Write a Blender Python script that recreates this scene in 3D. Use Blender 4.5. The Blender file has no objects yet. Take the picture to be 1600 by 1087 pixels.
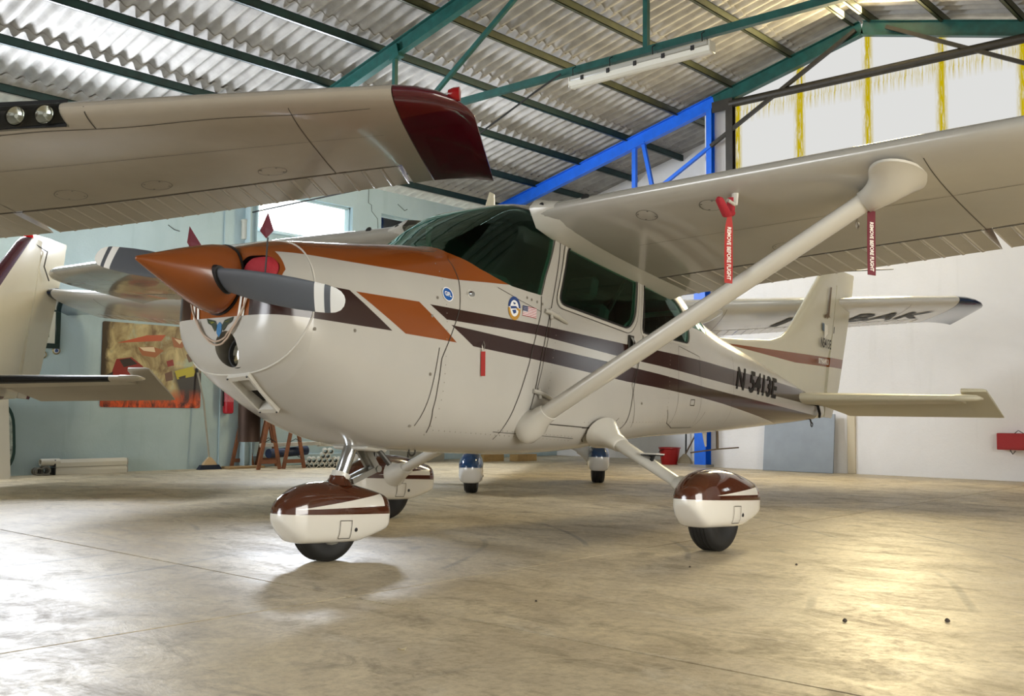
import bpy, bmesh, math, random
from mathutils import Vector, Matrix, Euler
random.seed(7)
PI = math.pi
scn = bpy.context.scene
COL = scn.collection

# ------------------------------------------------------------------ camera, world, light, exposure
def look_matrix(c, yaw, pitch, roll):
    f = Vector((math.cos(yaw)*math.cos(pitch), math.sin(yaw)*math.cos(pitch), math.sin(pitch)))
    r = Vector((math.sin(yaw), -math.cos(yaw), 0.0)); u = r.cross(f)
    cr, sr = math.cos(roll), math.sin(roll)
    R = cr*r + sr*u; U = -sr*r + cr*u
    m = Matrix((R, U, -f)).transposed().to_4x4(); m.translation = Vector(c)
    return m
cam_d = bpy.data.cameras.new('camera'); cam = bpy.data.objects.new('camera', cam_d); COL.objects.link(cam)
cam_d.sensor_fit = 'HORIZONTAL'; cam_d.sensor_width = 36.0; cam_d.lens = 1592.08/1600*36.0
cam_d.clip_start = 0.05; cam_d.clip_end = 200
cam.matrix_world = look_matrix((-3.54277, -4.27333, 0.75195), 0.72256, 0.065222, 0.008757)
scn.camera = cam

world = bpy.data.worlds.new('daylight'); scn.world = world; world.use_nodes = True
wn = world.node_tree.nodes
wn['Background'].inputs['Color'].default_value = (0.93, 0.97, 1.0, 1)
wn['Background'].inputs['Strength'].default_value = 3.2

def area_light(name, loc, direction, sx, sy, power, color):
    d = bpy.data.lights.new(name, 'AREA'); d.shape = 'RECTANGLE'; d.size = sx; d.size_y = sy
    d.energy = power; d.color = color
    o = bpy.data.objects.new(name, d); COL.objects.link(o); o.location = loc
    o.rotation_euler = Vector(direction).to_track_quat('-Z', 'Z').to_euler()
    return o
# daylight through the hangar's openings: the big door behind, the translucent gable, the wall windows
area_light('rear_door_daylight', (-11.6, 3.2, 2.4), (1, -0.12, 0), 7.5, 3.8, 290, (0.95, 0.97, 1.0))
area_light('gable_panel_daylight', (9.45, 0.9, 4.70), (-1, 0, -0.05), 3.8, 0.9, 200, (1.0, 0.82, 0.46))
area_light('side_door_daylight', (0.4, -7.2, 1.7), (0.05, 1, -0.1), 3.6, 2.8, 85, (1.0, 0.90, 0.72))
area_light('window_daylight', (5.58, 7.74, 3.6), (0, -1, -0.2), 1.6, 0.45, 175, (0.86, 0.91, 1.0))
area_light('window_daylight', (1.46, 7.74, 3.6), (0, -1, -0.2), 1.6, 0.45, 175, (0.86, 0.91, 1.0))

vs = scn.view_settings
vs.view_transform = 'Standard'; vs.look = 'None'; vs.gamma = 1.0; vs.use_curve_mapping = False
vs.exposure = 0.93
scn.cycles.use_denoising = True
scn.cycles.max_bounces = 8; scn.cycles.diffuse_bounces = 4; scn.cycles.glossy_bounces = 4
scn.cycles.transparent_max_bounces = 16
scn.cycles.sample_clamp_indirect = 6.0

# ------------------------------------------------------------------ materials
def srgb(h):
    h = h.lstrip('#'); o = []
    for i in (0, 2, 4):
        c = int(h[i:i+2], 16)/255
        o.append(c/12.92 if c <= 0.04045 else ((c+0.055)/1.055)**2.4)
    return tuple(o)
class NT:
    """small node-tree helper"""
    def __init__(s, m): s.t = m.node_tree; s.n = s.t.nodes; s.l = s.t.links
    def new(s, k, **kw):
        n = s.n.new(k)
        for a, v in kw.items(): setattr(n, a, v)
        return n
    def put(s, sock, v):
        if hasattr(v, 'is_output') or isinstance(v, bpy.types.NodeSocket): s.l.new(v, sock)
        else: sock.default_value = v
    def math(s, op, a, b=0.0, clamp=False):
        n = s.new('ShaderNodeMath', operation=op, use_clamp=clamp); s.put(n.inputs[0], a); s.put(n.inputs[1], b); return n.outputs[0]
    def mix(s, f, a, b, mode='MIX'):
        n = s.new('ShaderNodeMix', data_type='RGBA', blend_type=mode)
        s.put(n.inputs[0], f); s.put(n.inputs[6], col4(a)); s.put(n.inputs[7], col4(b)); return n.outputs[2]
    def obj(s): return s.new('ShaderNodeTexCoord').outputs['Object']
    def noise(s, vec, scale, detail=4, rough=0.55, dist=0.0):
        n = s.new('ShaderNodeTexNoise'); n.inputs['Scale'].default_value = scale; n.inputs['Detail'].default_value = detail
        n.inputs['Roughness'].default_value = rough; n.inputs['Distortion'].default_value = dist
        s.l.new(vec, n.inputs['Vector']); return n.outputs['Fac']
    def ramp(s, f, a, b, lo=0.0, hi=1.0):
        n = s.new('ShaderNodeMapRange'); n.clamp = True
        s.put(n.inputs[0], f); n.inputs[1].default_value = a; n.inputs[2].default_value = b
        n.inputs[3].default_value = lo; n.inputs[4].default_value = hi; return n.outputs[0]
    def scale(s, vec, xyz):
        n = s.new('ShaderNodeMapping'); n.inputs['Scale'].default_value = xyz; s.l.new(vec, n.inputs['Vector']); return n.outputs[0]
    def bump(s, h, strength, dist=0.01):
        n = s.new('ShaderNodeBump'); n.inputs['Strength'].default_value = strength; n.inputs['Distance'].default_value = dist
        s.l.new(h, n.inputs['Height']); return n.outputs[0]
def col4(c):
    if isinstance(c, (tuple, list)) and len(c) == 3: return (*c, 1.0)
    return c
MATS = {}
def mat(name, c, rough=0.5, metal=0.0, var=0.0, vscale=6.0, bump=0.0, bscale=40.0, coat=0.0, emit=None, spec=0.5):
    if name in MATS: return MATS[name]
    if isinstance(c, str): c = srgb(c)
    m = bpy.data.materials.new(name); m.use_nodes = True; T = NT(m); P = T.n['Principled BSDF']
    P.inputs['Base Color'].default_value = (*c, 1); P.inputs['Roughness'].default_value = rough; P.inputs['Metallic'].default_value = metal
    P.inputs['Coat Weight'].default_value = coat; P.inputs['Specular IOR Level'].default_value = spec
    if var or bump: v = T.obj()
    if var:
        f = T.noise(v, vscale); d = tuple(x*(1-var) for x in c); b = tuple(min(1, x*(1+var*0.6)) for x in c)
        T.l.new(T.mix(T.ramp(f, 0.3, 0.7), d, b), P.inputs['Base Color'])
    if bump: T.l.new(T.bump(T.noise(v, bscale), bump), P.inputs['Normal'])
    if emit: P.inputs['Emission Color'].default_value = (*emit[0], 1); P.inputs['Emission Strength'].default_value = emit[1]
    MATS[name] = m; return m
def poly(pts):
    """convex polygon in side view (x, z) -> half-spaces over (x, |y|, z)"""
    a = sum(p[0]*q[1]-q[0]*p[1] for p, q in zip(pts, pts[1:]+pts[:1]))
    if a < 0: pts = pts[::-1]
    out = []
    for p, q in zip(pts, pts[1:]+pts[:1]):
        n = Vector((-(q[1]-p[1]), 0, q[0]-p[0])).normalized(); out.append((tuple(n), n.x*p[0]+n.z*p[1]))
    return out
def paint(name, base, regions, rough=0.22, dirt=0.06, coat=0.3, bump=0.0):
    """glossy paint with crisp-edged colour fields given as convex regions in the object's own coordinates"""
    if name in MATS: return MATS[name]
    m = bpy.data.materials.new(name); m.use_nodes = True; T = NT(m); P = T.n['Principled BSDF']
    v = T.obj(); ab = T.new('ShaderNodeSeparateXYZ'); T.l.new(v, ab.inputs[0])
    cb = T.new('ShaderNodeCombineXYZ'); T.l.new(ab.outputs[0], cb.inputs[0]); T.l.new(T.math('ABSOLUTE', ab.outputs[1]), cb.inputs[1]); T.l.new(ab.outputs[2], cb.inputs[2])
    c = col4(srgb(base) if isinstance(base, str) else base)
    if dirt:
        f = T.ramp(T.noise(v, 2.3, 6, 0.6), 0.35, 0.75); c = T.mix(f, c, tuple(x*(1-dirt) for x in c[:3]))
    for colr, planes in regions:
        acc = None
        for n, k in planes:
            d = T.new('ShaderNodeVectorMath', operation='DOT_PRODUCT'); T.l.new(cb.outputs[0], d.inputs[0]); d.inputs[1].default_value = n
            s = T.math('SUBTRACT', d.outputs['Value'], k)
            acc = s if acc is None else T.math('MINIMUM', acc, s)
        c = T.mix(T.math('GREATER_THAN', acc, 0.0), c, srgb(colr) if isinstance(colr, str) else colr)
    if isinstance(c, tuple): P.inputs['Base Color'].default_value = c
    else: T.l.new(c, P.inputs['Base Color'])
    P.inputs['Roughness'].default_value = rough; P.inputs['Coat Weight'].default_value = coat; P.inputs['Coat Roughness'].default_value = 0.06
    if bump: T.l.new(T.bump(T.noise(v, 9.0, 2), bump, 0.02), P.inputs['Normal'])
    MATS[name] = m; return m
def glass(name, tint, refl=1.0, rough=0.02, gtint=(1, 1, 1)):
    if name in MATS: return MATS[name]
    m = bpy.data.materials.new(name); m.use_nodes = True; T = NT(m); T.n.remove(T.n['Principled BSDF'])
    tr = T.new('ShaderNodeBsdfTransparent'); tr.inputs[0].default_value = (*tint, 1)
    gl = T.new('ShaderNodeBsdfGlossy'); gl.inputs['Roughness'].default_value = rough
    fr = T.new('ShaderNodeFresnel'); fr.inputs[0].default_value = 1.5
    gl.inputs[0].default_value = (*gtint, 1)
    mx = T.new('ShaderNodeMixShader'); T.l.new(T.math('MULTIPLY', fr.outputs[0], refl, True), mx.inputs[0]); T.l.new(tr.outputs[0], mx.inputs[1]); T.l.new(gl.outputs[0], mx.inputs[2])
    T.l.new(mx.outputs[0], T.n['Material Output'].inputs[0]); MATS[name] = m; return m

# ------------------------------------------------------------------ mesh building
class MB:
    def __init__(s): s.v = []; s.f = []; s.mi = []
    def add(s, vs, fs, mi=0):
        b = len(s.v); s.v += [tuple(p) for p in vs]
        for f in fs: s.f.append([b+i for i in f]); s.mi.append(mi)
        return s
    def box(s, x0, x1, y0, y1, z0, z1, mi=0, M=None):
        vs = [Vector((x, y, z)) for z in (z0, z1) for y in (y0, y1) for x in (x0, x1)]
        if M is not None: vs = [M @ p for p in vs]
        return s.add(vs, [(0,2,3,1),(4,5,7,6),(0,1,5,4),(2,6,7,3),(0,4,6,2),(1,3,7,5)], mi)
    def beam(s, a, b, w, h, up=(0,0,1), mi=0):
        """rectangular bar from a to b"""
        a = Vector(a); b = Vector(b); d = (b-a).normalized(); u = Vector(up); r = d.cross(u)
        if r.length < 1e-4: r = d.cross(Vector((1,0,0)))
        r.normalize(); u = r.cross(d)
        vs = [p + r*sx*w/2 + u*sz*h/2 for p in (a, b) for sx, sz in ((-1,-1),(1,-1),(1,1),(-1,1))]
        return s.add(vs, [(0,1,2,3),(7,6,5,4),(0,4,5,1),(1,5,6,2),(2,6,7,3),(3,7,4,0)], mi)
    def ibeam(s, a, b, w, h, t=0.01, up=(0,0,1), mi=0):
        a = Vector(a); b = Vector(b); d = (b-a).normalized(); u = Vector(up); r = d.cross(u).normalized(); u = r.cross(d)
        for o in (h/2-t/2, -h/2+t/2): s.beam(a+u*o, b+u*o, w, t, u, mi)
        return s.beam(a, b, t, h-2*t, u, mi)
    def loft(s, rings, caps=True, closed=True, mi=0):
        n = len(rings[0]); b = len(s.v)
        for r in rings: s.v += [tuple(p) for p in r]
        for i in range(len(rings)-1):
            for j in range(n if closed else n-1):
                k = (j+1) % n
                s.f.append([b+i*n+j, b+i*n+k, b+(i+1)*n+k, b+(i+1)*n+j]); s.mi.append(mi)
        if caps and closed:
            s.f.append([b+j for j in range(n)][::-1]); s.mi.append(mi)
            e = b+(len(rings)-1)*n; s.f.append([e+j for j in range(n)]); s.mi.append(mi)
        return s
    def tube(s, pts, r, n=10, caps=True, mi=0, flat=None, up=(0,0,1)):
        """round (or elliptical: r may be (a, b)) tube along a polyline, radii per point allowed"""
        pts = [Vector(p) for p in pts]; rings = []; u0 = Vector(up)
        for i, p in enumerate(pts):
            d = (pts[min(i+1, len(pts)-1)]-pts[max(i-1, 0)]).normalized()
            x = d.cross(u0)
            if x.length < 1e-3: x = d.cross(Vector((1,0.2,0)))
            x.normalize(); y = x.cross(d).normalized(); u0 = y if flat is None else u0
            rr = r[i] if isinstance(r, list) else r
            ra, rb = rr if isinstance(rr, tuple) else (rr, rr)
            rings.append([p + x*ra*math.cos(2*PI*k/n) + y*rb*math.sin(2*PI*k/n) for k in range(n)])
        return s.loft(rings, caps, True, mi)
    def lathe(s, prof, n=24, axis='z', at=(0,0,0), mi=0, caps=True):
        """revolve [(radius, height)] about an axis"""
        rings = []
        for r, h in prof:
            ring = []
            for k in range(n):
                c, q = r*math.cos(2*PI*k/n), r*math.sin(2*PI*k/n)
                p = (c, q, h) if axis == 'z' else ((h, c, q) if axis == 'x' else (q, h, c))
                ring.append((p[0]+at[0], p[1]+at[1], p[2]+at[2]))
            rings.append(ring)
        return s.loft(rings, caps, True, mi)
    def build(s, name, mats, parent=None, smooth=40, M=None, kind=None, bevel=0.0):
        me = bpy.data.meshes.new(name); me.from_pydata(s.v, [], s.f)
        for m in (mats if isinstance(mats, (list, tuple)) else [mats]): me.materials.append(m)
        for p, k in zip(me.polygons, s.mi): p.material_index = k
        bm = bmesh.new(); bm.from_mesh(me); bmesh.ops.recalc_face_normals(bm, faces=bm.faces)
        if bevel: bmesh.ops.bevel(bm, geom=[e for e in bm.edges if len(e.link_faces) == 2 and e.calc_face_angle(0) > 0.5], offset=bevel, segments=1, affect='EDGES', clamp_overlap=True)
        bm.to_mesh(me); bm.free()
        if smooth:
            me.polygons.foreach_set('use_smooth', [True]*len(me.polygons)); me.set_sharp_from_angle(angle=math.radians(smooth))
        o = bpy.data.objects.new(name, me); COL.objects.link(o)
        if parent is not None: o.parent = parent
        if M is not None: o.matrix_local = M
        if kind: o['kind'] = kind
        return o
def empty(name, loc=(0,0,0), rot=(0,0,0)):
    o = bpy.data.objects.new(name, None); COL.objects.link(o); o.location = loc; o.rotation_euler = rot; o.empty_display_size = 0.2; return o
def tag(o, label, cat, group=None):
    o['label'] = label; o['category'] = cat
    if group: o['group'] = group
    return o
def struct(o): o['kind'] = 'structure'; return o
def copy_tree(o, parent=None):
    c = o.copy(); COL.objects.link(c); c.parent = parent
    for ch in list(o.children): copy_tree(ch, c)
    return c
def apply_bool(o, cutter, op='DIFFERENCE'):
    par = o.parent; o.parent = None              # cut in the object's own coordinates
    m = o.modifiers.new('cut', 'BOOLEAN'); m.operation = op; m.object = cutter; m.solver = 'EXACT'
    dg = bpy.context.evaluated_depsgraph_get(); dg.update()
    me = bpy.data.meshes.new_from_object(o.evaluated_get(dg)); o.modifiers.remove(m)
    old = o.data; o.data = me; bpy.data.meshes.remove(old); o.parent = par
    bpy.data.objects.remove(cutter, do_unlink=True)
    me.polygons.foreach_set('use_smooth', [True]*len(me.polygons)); me.set_sharp_from_angle(angle=math.radians(35))
    return o
def text_verts(body, size, cx=0.0, squeeze=1.0, bold=0.0, shear=0.0):
    """flat filled lettering: returns 2-D verts (centred) and faces"""
    cu = bpy.data.curves.new('lettering', 'FONT'); cu.body = body; cu.size = size; cu.align_x = 'CENTER'; cu.align_y = 'CENTER'; cu.offset = bold; cu.shear = shear
    cu.resolution_u = 3
    o = bpy.data.objects.new('lettering', cu); COL.objects.link(o)
    dg = bpy.context.evaluated_depsgraph_get(); dg.update()
    me = bpy.data.meshes.new_from_object(o.evaluated_get(dg))
    bm = bmesh.new(); bm.from_mesh(me); bmesh.ops.triangulate(bm, faces=bm.faces)
    for _ in range(4):                           # fine enough to follow a curved skin
        lg = [e for e in bm.edges if e.calc_length() > size*.16]
        if not lg: break
        bmesh.ops.subdivide_edges(bm, edges=lg, cuts=1); bmesh.ops.triangulate(bm, faces=[f for f in bm.faces if len(f.verts) > 3])
    bm.verts.index_update(); vs = [(v.co.x*squeeze, v.co.y) for v in bm.verts]; fs = [[v.index for v in f.verts] for f in bm.faces]; bm.free()
    bpy.data.objects.remove(o, do_unlink=True); bpy.data.curves.remove(cu); bpy.data.meshes.remove(me)
    return vs, fs
def pchip(xs, ys):
    n = len(xs); h = [xs[i+1]-xs[i] for i in range(n-1)]; d = [(ys[i+1]-ys[i])/h[i] for i in range(n-1)]
    m = [0.0]*n; m[0] = d[0]; m[-1] = d[-1]
    for i in range(1, n-1):
        if d[i-1]*d[i] > 0:
            w1 = 2*h[i]+h[i-1]; w2 = h[i]+2*h[i-1]; m[i] = (w1+w2)/(w1/d[i-1]+w2/d[i])
    def f(x):
        if x <= xs[0]: return ys[0]
        if x >= xs[-1]: return ys[-1]
        i = 0
        while x > xs[i+1]: i += 1
        t = (x-xs[i])/h[i]; t2 = t*t; t3 = t2*t
        return (2*t3-3*t2+1)*ys[i] + (t3-2*t2+t)*h[i]*m[i] + (-2*t3+3*t2)*ys[i+1] + (t3-t2)*h[i]*m[i+1]
    return f
def resample(pts, step):
    out = [pts[0]]
    for a, b in zip(pts, pts[1:]):
        L = math.dist(a, b); k = max(1, int(L/step))
        for i in range(1, k+1): out.append(tuple(a[j]+(b[j]-a[j])*i/k for j in range(len(a))))
    return out
def rounded(pts, r, n=5):
    """round the corners of a 2-D polygon"""
    out = []; N = len(pts)
    for i in range(N):
        p = Vector(pts[i]); a = Vector(pts[i-1]); b = Vector(pts[(i+1) % N]); rr = r[i] if isinstance(r, list) else r
        u = (a-p); v = (b-p); k = min(rr, u.length*0.48, v.length*0.48); u.normalize(); v.normalize()
        s, e = p+u*k, p+v*k
        for j in range(n+1):
            t = j/n; q = s*(1-t)**2 + p*2*t*(1-t) + e*t*t; out.append((q.x, q.y))
    return out
# ------------------------------------------------------------------ setting: floor, walls, roof, steel frames
def concrete_mat():
    m = bpy.data.materials.new('worn concrete'); m.use_nodes = True; T = NT(m); P = T.n['Principled BSDF']
    g = T.new('ShaderNodeNewGeometry').outputs['Position']
    big = T.noise(g, 0.45, 5, 0.6); mid = T.noise(g, 1.7, 9, 0.68, 0.9); fine = T.noise(g, 26.0, 8, 0.75)
    drag = T.new('ShaderNodeMapping'); drag.inputs['Rotation'].default_value = (0, 0, 0.78); drag.inputs['Scale'].default_value = (2.7, 1.5, 1); T.l.new(g, drag.inputs['Vector']); streak = T.noise(drag.outputs[0], 1.7, 9, 0.74, 0.7)
    c = T.mix(T.ramp(mid, 0.34, 0.66), srgb('#a89778'), srgb('#dccba6'))
    c = T.mix(T.ramp(big, 0.36, 0.66, 0.0, 0.6), c, srgb('#bcb099'))
    c = T.mix(T.ramp(streak, 0.50, 0.64, 0.0, 0.55), c, srgb('#75674f'))
    c = T.mix(T.ramp(T.noise(drag.outputs[0], 0.9, 9, 0.78, 1.5), 0.56, 0.68, 0.0, 0.6), c, srgb('#d8cfbb'))
    c = T.mix(T.ramp(T.noise(g, 3.4, 3, 0.5, 0.4), 0.66, 0.73, 0.0, 0.55), c, srgb('#5d503d'))
    c = T.mix(T.ramp(T.noise(g, 9.0, 4, 0.6, 0.8), 0.66, 0.74, 0.0, 0.5), c, srgb('#544836'))
    c = T.mix(T.ramp(fine, 0.45, 0.65, 0.0, 0.35), c, srgb('#66593f'))
    # curved tyre marks: thin rings
    wv = T.new('ShaderNodeTexWave', wave_type='RINGS', rings_direction='Z'); wv.inputs['Scale'].default_value = 0.55; wv.inputs['Distortion'].default_value = 3.0; wv.inputs['Detail'].default_value = 2.0; wv.inputs['Detail Scale'].default_value = 0.6
    mp = T.new('ShaderNodeMapping'); mp.inputs['Location'].default_value = (1.2, -2.2, 0); T.l.new(g, mp.inputs['Vector']); T.l.new(mp.outputs[0], wv.inputs['Vector'])
    thin = T.math('MULTIPLY', T.ramp(wv.outputs['Fac'], 0.985, 0.999), T.ramp(T.noise(g, 0.9, 2), 0.52, 0.6))
    c = T.mix(T.math('MULTIPLY', thin, 0.45), c, srgb('#4d463b'))
    T.l.new(c, P.inputs['Base Color'])
    r = T.ramp(streak, 0.35, 0.65, 0.33, 0.54); r = T.math('ADD', r, T.ramp(fine, 0.3, 0.7, -0.05, 0.10)); T.l.new(r, P.inputs['Roughness'])
    P.inputs['Specular IOR Level'].default_value = 0.5
    h = T.math('ADD', T.math('MULTIPLY', mid, 0.6), T.math('MULTIPLY', streak, 0.9))
    T.l.new(T.bump(h, 0.20, 0.02), P.inputs['Normal'])
    MATS['concrete'] = m; return m
def plaster(name, c, dark, streak=0.35):
    m = bpy.data.materials.new(name); m.use_nodes = True; T = NT(m); P = T.n['Principled BSDF']
    g = T.new('ShaderNodeNewGeometry').outputs['Position']
    a = T.ramp(T.noise(g, 0.9, 6, 0.6, 0.5), 0.35, 0.7); c1 = T.mix(T.math('MULTIPLY', a, streak), srgb(c), srgb(dark))
    chips = T.ramp(T.noise(g, 7.0, 5, 0.7, 0.6), 0.70, 0.74, 0, 0.6); c1 = T.mix(chips, c1, srgb(dark))
    run = T.ramp(T.noise(T.scale(g, (3.0, 3.0, 0.25)), 2.0, 5, 0.6), 0.58, 0.75, 0.0, streak*0.8); c1 = T.mix(run, c1, srgb(dark))
    T.l.new(c1, P.inputs['Base Color']); P.inputs['Roughness'].default_value = 0.75
    T.l.new(T.bump(T.noise(g, 18.0, 6, 0.7), 0.22, 0.02), P.inputs['Normal'])
    MATS[name] = m; return m
M_conc = concrete_mat()
M_teal = plaster('pale teal wall paint', '#b5c9ce', '#92a8ad', 0.45)
M_white = plaster('white wall paint', '#eceae8', '#cfcdc8', 0.3)
M_green = mat('teal green steel paint', '#15504a', 0.42, var=0.3, vscale=9)
M_purl = mat('dark green purlin paint', '#123230', 0.45, var=0.35, vscale=9)
M_olive = mat('olive green steel paint', '#3a3d22', 0.5, var=0.4, vscale=7)
M_blue = mat('bright blue steel paint', '#0f66de', 0.4, var=0.12, vscale=8)
M_dark = mat('dark brown steel paint', '#2e2a22', 0.5, var=0.3)
M_cem = mat('fibre cement sheet', '#a3a09b', 0.85, var=0.25, vscale=4.0, bump=0.15, bscale=60)
M_black = mat('black rubber', '#141414', 0.6)
M_line = mat('dark seam', '#3a352f', 0.7)

RIDGE_Y, RIDGE_Z, SL = 1.14, 6.12, 0.252           # underside of the purlins at the ridge, roof slope
YL, YR, XB, XR, XF = 7.8, -7.3, 9.8, 11.4, -12.0   # wall planes: left, right, back, recess, front
YC = 3.62                                          # corner where the back wall steps back
def roof_z(y): return RIDGE_Z - SL*abs(y-RIDGE_Y)

struct(MB().box(-60, 60, -60, 60, -0.40, -0.30).build('ground', mat('dusty ground', '#8f8878', 0.9), smooth=0))
fl = struct(empty('floor'))
xs = [-12.2, -11.3, -6.05, -0.8, 4.43, 9.66, 11.8]; ys = [-7.5, -6.2, -0.97, 4.26, 8.2]; g = 0.006
for i in range(len(xs)-1):
    for j in range(len(ys)-1):
        MB().box(xs[i]+g, xs[i+1]-g, ys[j]+g, ys[j+1]-g, -0.12, 0.0).build('floor_slab', M_conc, fl, smooth=0)
MB().box(-12.2, 11.8, -7.5, 8.2, -0.2, -0.03).build('joint_bed', mat('dirt in joints', '#2a241c', 0.95), fl)

def wall_with_holes(B, axis, p0, p1, a0, a1, z0, z1, holes, mi=0):
    """solid wall between planes p0..p1, spanning a0..a1, with rectangular holes (a, b, z0, z1)"""
    cuts = sorted(holes); cur = a0
    def put(u0, u1, w0, w1):
        if u1-u0 < 1e-4 or w1-w0 < 1e-4: return
        if axis == 'y': B.box(u0, u1, p0, p1, w0, w1, mi)
        else: B.box(p0, p1, u0, u1, w0, w1, mi)
    for a, b, w0, w1 in cuts:
        put(cur, a, z0, z1); put(a, b, z0, w0); put(a, b, w1, z1); cur = b
    put(cur, a1, z0, z1)
WZ = (3.34, 3.90)
wins = [(0.62, 2.30), (4.74, 6.43), (7.01, 8.70)]
B = MB(); wall_with_holes(B, 'y', YL, YL+0.2, XF, XR+0.2, 0, 4.27, [(a, b, *WZ) for a, b in wins])
wl = struct(B.build('wall_left', M_teal, smooth=0))
struct(MB().box(4.18, 4.67, YL-0.03, YL-0.001, 0, 4.27).build('trim_5', M_teal, bevel=0.006))
struct(MB().box(-1.2, -0.7, YL-0.03, YL-0.001, 0, 4.27).build('trim_6', M_teal, bevel=0.006))
struct(MB().box(4.68, XR, YL-0.05, YL-0.001, 0, 0.16).build('baseboard_left', M_teal, bevel=0.008))
for pts in ([(6.74, 4.24), (6.74, 4.02), (6.80, 4.0), (6.81, 3.90), (6.93, 3.80), (6.95, 3.55)], [(7.35, 4.1), (7.5, 4.02), (7.56, 4.05)], [(3.35, 3.18), (3.44, 3.13), (3.52, 3.12)]):
    MB().tube([(x, YL, z) for x, z in pts], .006, 5).build('wall_crack', mat('dark crack', '#3c4444', .9), wl)
M_pane = glass('clear window pane', (0.95, 0.97, 0.96))
M_frame = mat('pale window frame', '#9fb6bd', 0.5)
for n, (a, b) in enumerate(wins):
    w = struct(MB().box(a, b, YL+0.09, YL+0.10, *WZ).build('window_%d' % (n+1), M_pane, smooth=0))
    f = MB(); t = 0.03
    f.box(a, a+t, YL+0.06, YL+0.13, *WZ); f.box(b-t, b, YL+0.06, YL+0.13, *WZ); f.box(a, b, YL+0.06, YL+0.13, WZ[0], WZ[0]+t); f.box(a, b, YL+0.06, YL+0.13, WZ[1]-t, WZ[1])
    f.build('window_frame', M_frame, w)
    MB().box(a-0.05, b+0.05, YL-0.05, YL+0.06, WZ[0]-0.05, WZ[0]).build('window_sill', M_teal, w, bevel=0.005)

def gable_piece(B, p0, p1, y0, y1, z0, drop=0.0, mi=0):
    """wall piece whose top follows the roof"""
    ys_ = [y0] + ([RIDGE_Y] if y0 < RIDGE_Y < y1 else []) + [y1]
    for a, b in zip(ys_, ys_[1:]):
        vs = [(x, y, z) for x in (p0, p1) for y, z in ((a, z0), (b, z0), (b, roof_z(b)-drop), (a, roof_z(a)-drop))]
        B.add(vs, [(0,1,2,3),(7,6,5,4),(0,4,5,1),(1,5,6,2),(2,6,7,3),(3,7,4,0)], mi)
B = MB(); GW = (-5.95, -4.72, 1.30, 1.92)           # small bright window low in the back wall, right of the frame
wall_with_holes(B, 'x', XB, XB+0.2, YR, YC, 0, 4.2, [GW])
gable_piece(B, XB, XB+0.2, 3.16, YC, 4.2); gable_piece(B, XB, XB+0.2, YR, -5.2, 4.2)
B.box(XB+0.2, XR, YC-0.12, YC, 0, 5.45)
gable_piece(B, XR, XR+0.2, YC-0.12, YL+0.2, 0, -0.13)
wb = struct(B.build('wall_back', M_white, smooth=0))
struct(MB().box(XB-0.02, XB+0.02, 1.33, 1.44, 0, 0.83).build('corner_strip', mat('cream painted strip', '#cfc3a8', 0.6), wb, bevel=0.004))
dr = struct(empty('door_1', (XB-0.06, -4.4, 0)))
M_door = mat('red-brown door boards', '#5a3424', .55, var=.3, vscale=5)
for i in range(8):                               # boarded sliding door beyond the right edge of the frame
    a = -2.45+i*.62
    if not (GW[0]+4.4 < a+.3 < GW[1]+4.4): MB().box(-.02, .02, a, a+.60, .03, 3.6).build('board', M_door, dr, bevel=.006)
    else:
        for z0, z1 in ((.03, GW[2]-.02), (GW[3]+.02, 3.6)): MB().box(-.02, .02, a, a+.60, z0, z1).build('board', M_door, dr, bevel=.006)
for z in (.35, 2.6): MB().box(-.045, -.02, -2.45, 2.5, z, z+.12).build('ledge', M_door, dr, bevel=.006)
w = struct(MB().box(XB+0.09, XB+0.1, GW[0], GW[1], GW[2], GW[3]).build('window_4', M_pane, smooth=0))
f = MB(); f.box(XB+0.05, XB+0.13, GW[0]+0.58, GW[0]+0.63, GW[2], GW[3]); f.box(XB+0.05, XB+0.13, GW[0], GW[1], GW[2]+0.36, GW[2]+0.39); f.build('window_frame', M_dark, w)
B = MB(); wall_with_holes(B, 'y', YR-0.2, YR, XF, XR, 0, 4.1, [(-1.5, 2.3, 0.02, 3.2)]); struct(B.build('wall_right', M_white, smooth=0))
B = MB(); wall_with_holes(B, 'x', XF-0.2, XF, YR, YL+0.2, 0, 4.0, [(-0.6, 7.0, 0.02, 3.95)]); gable_piece(B, XF-0.2, XF, YR, YL+0.2, 4.0); struct(B.build('wall_front', M_white, smooth=0))

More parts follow.
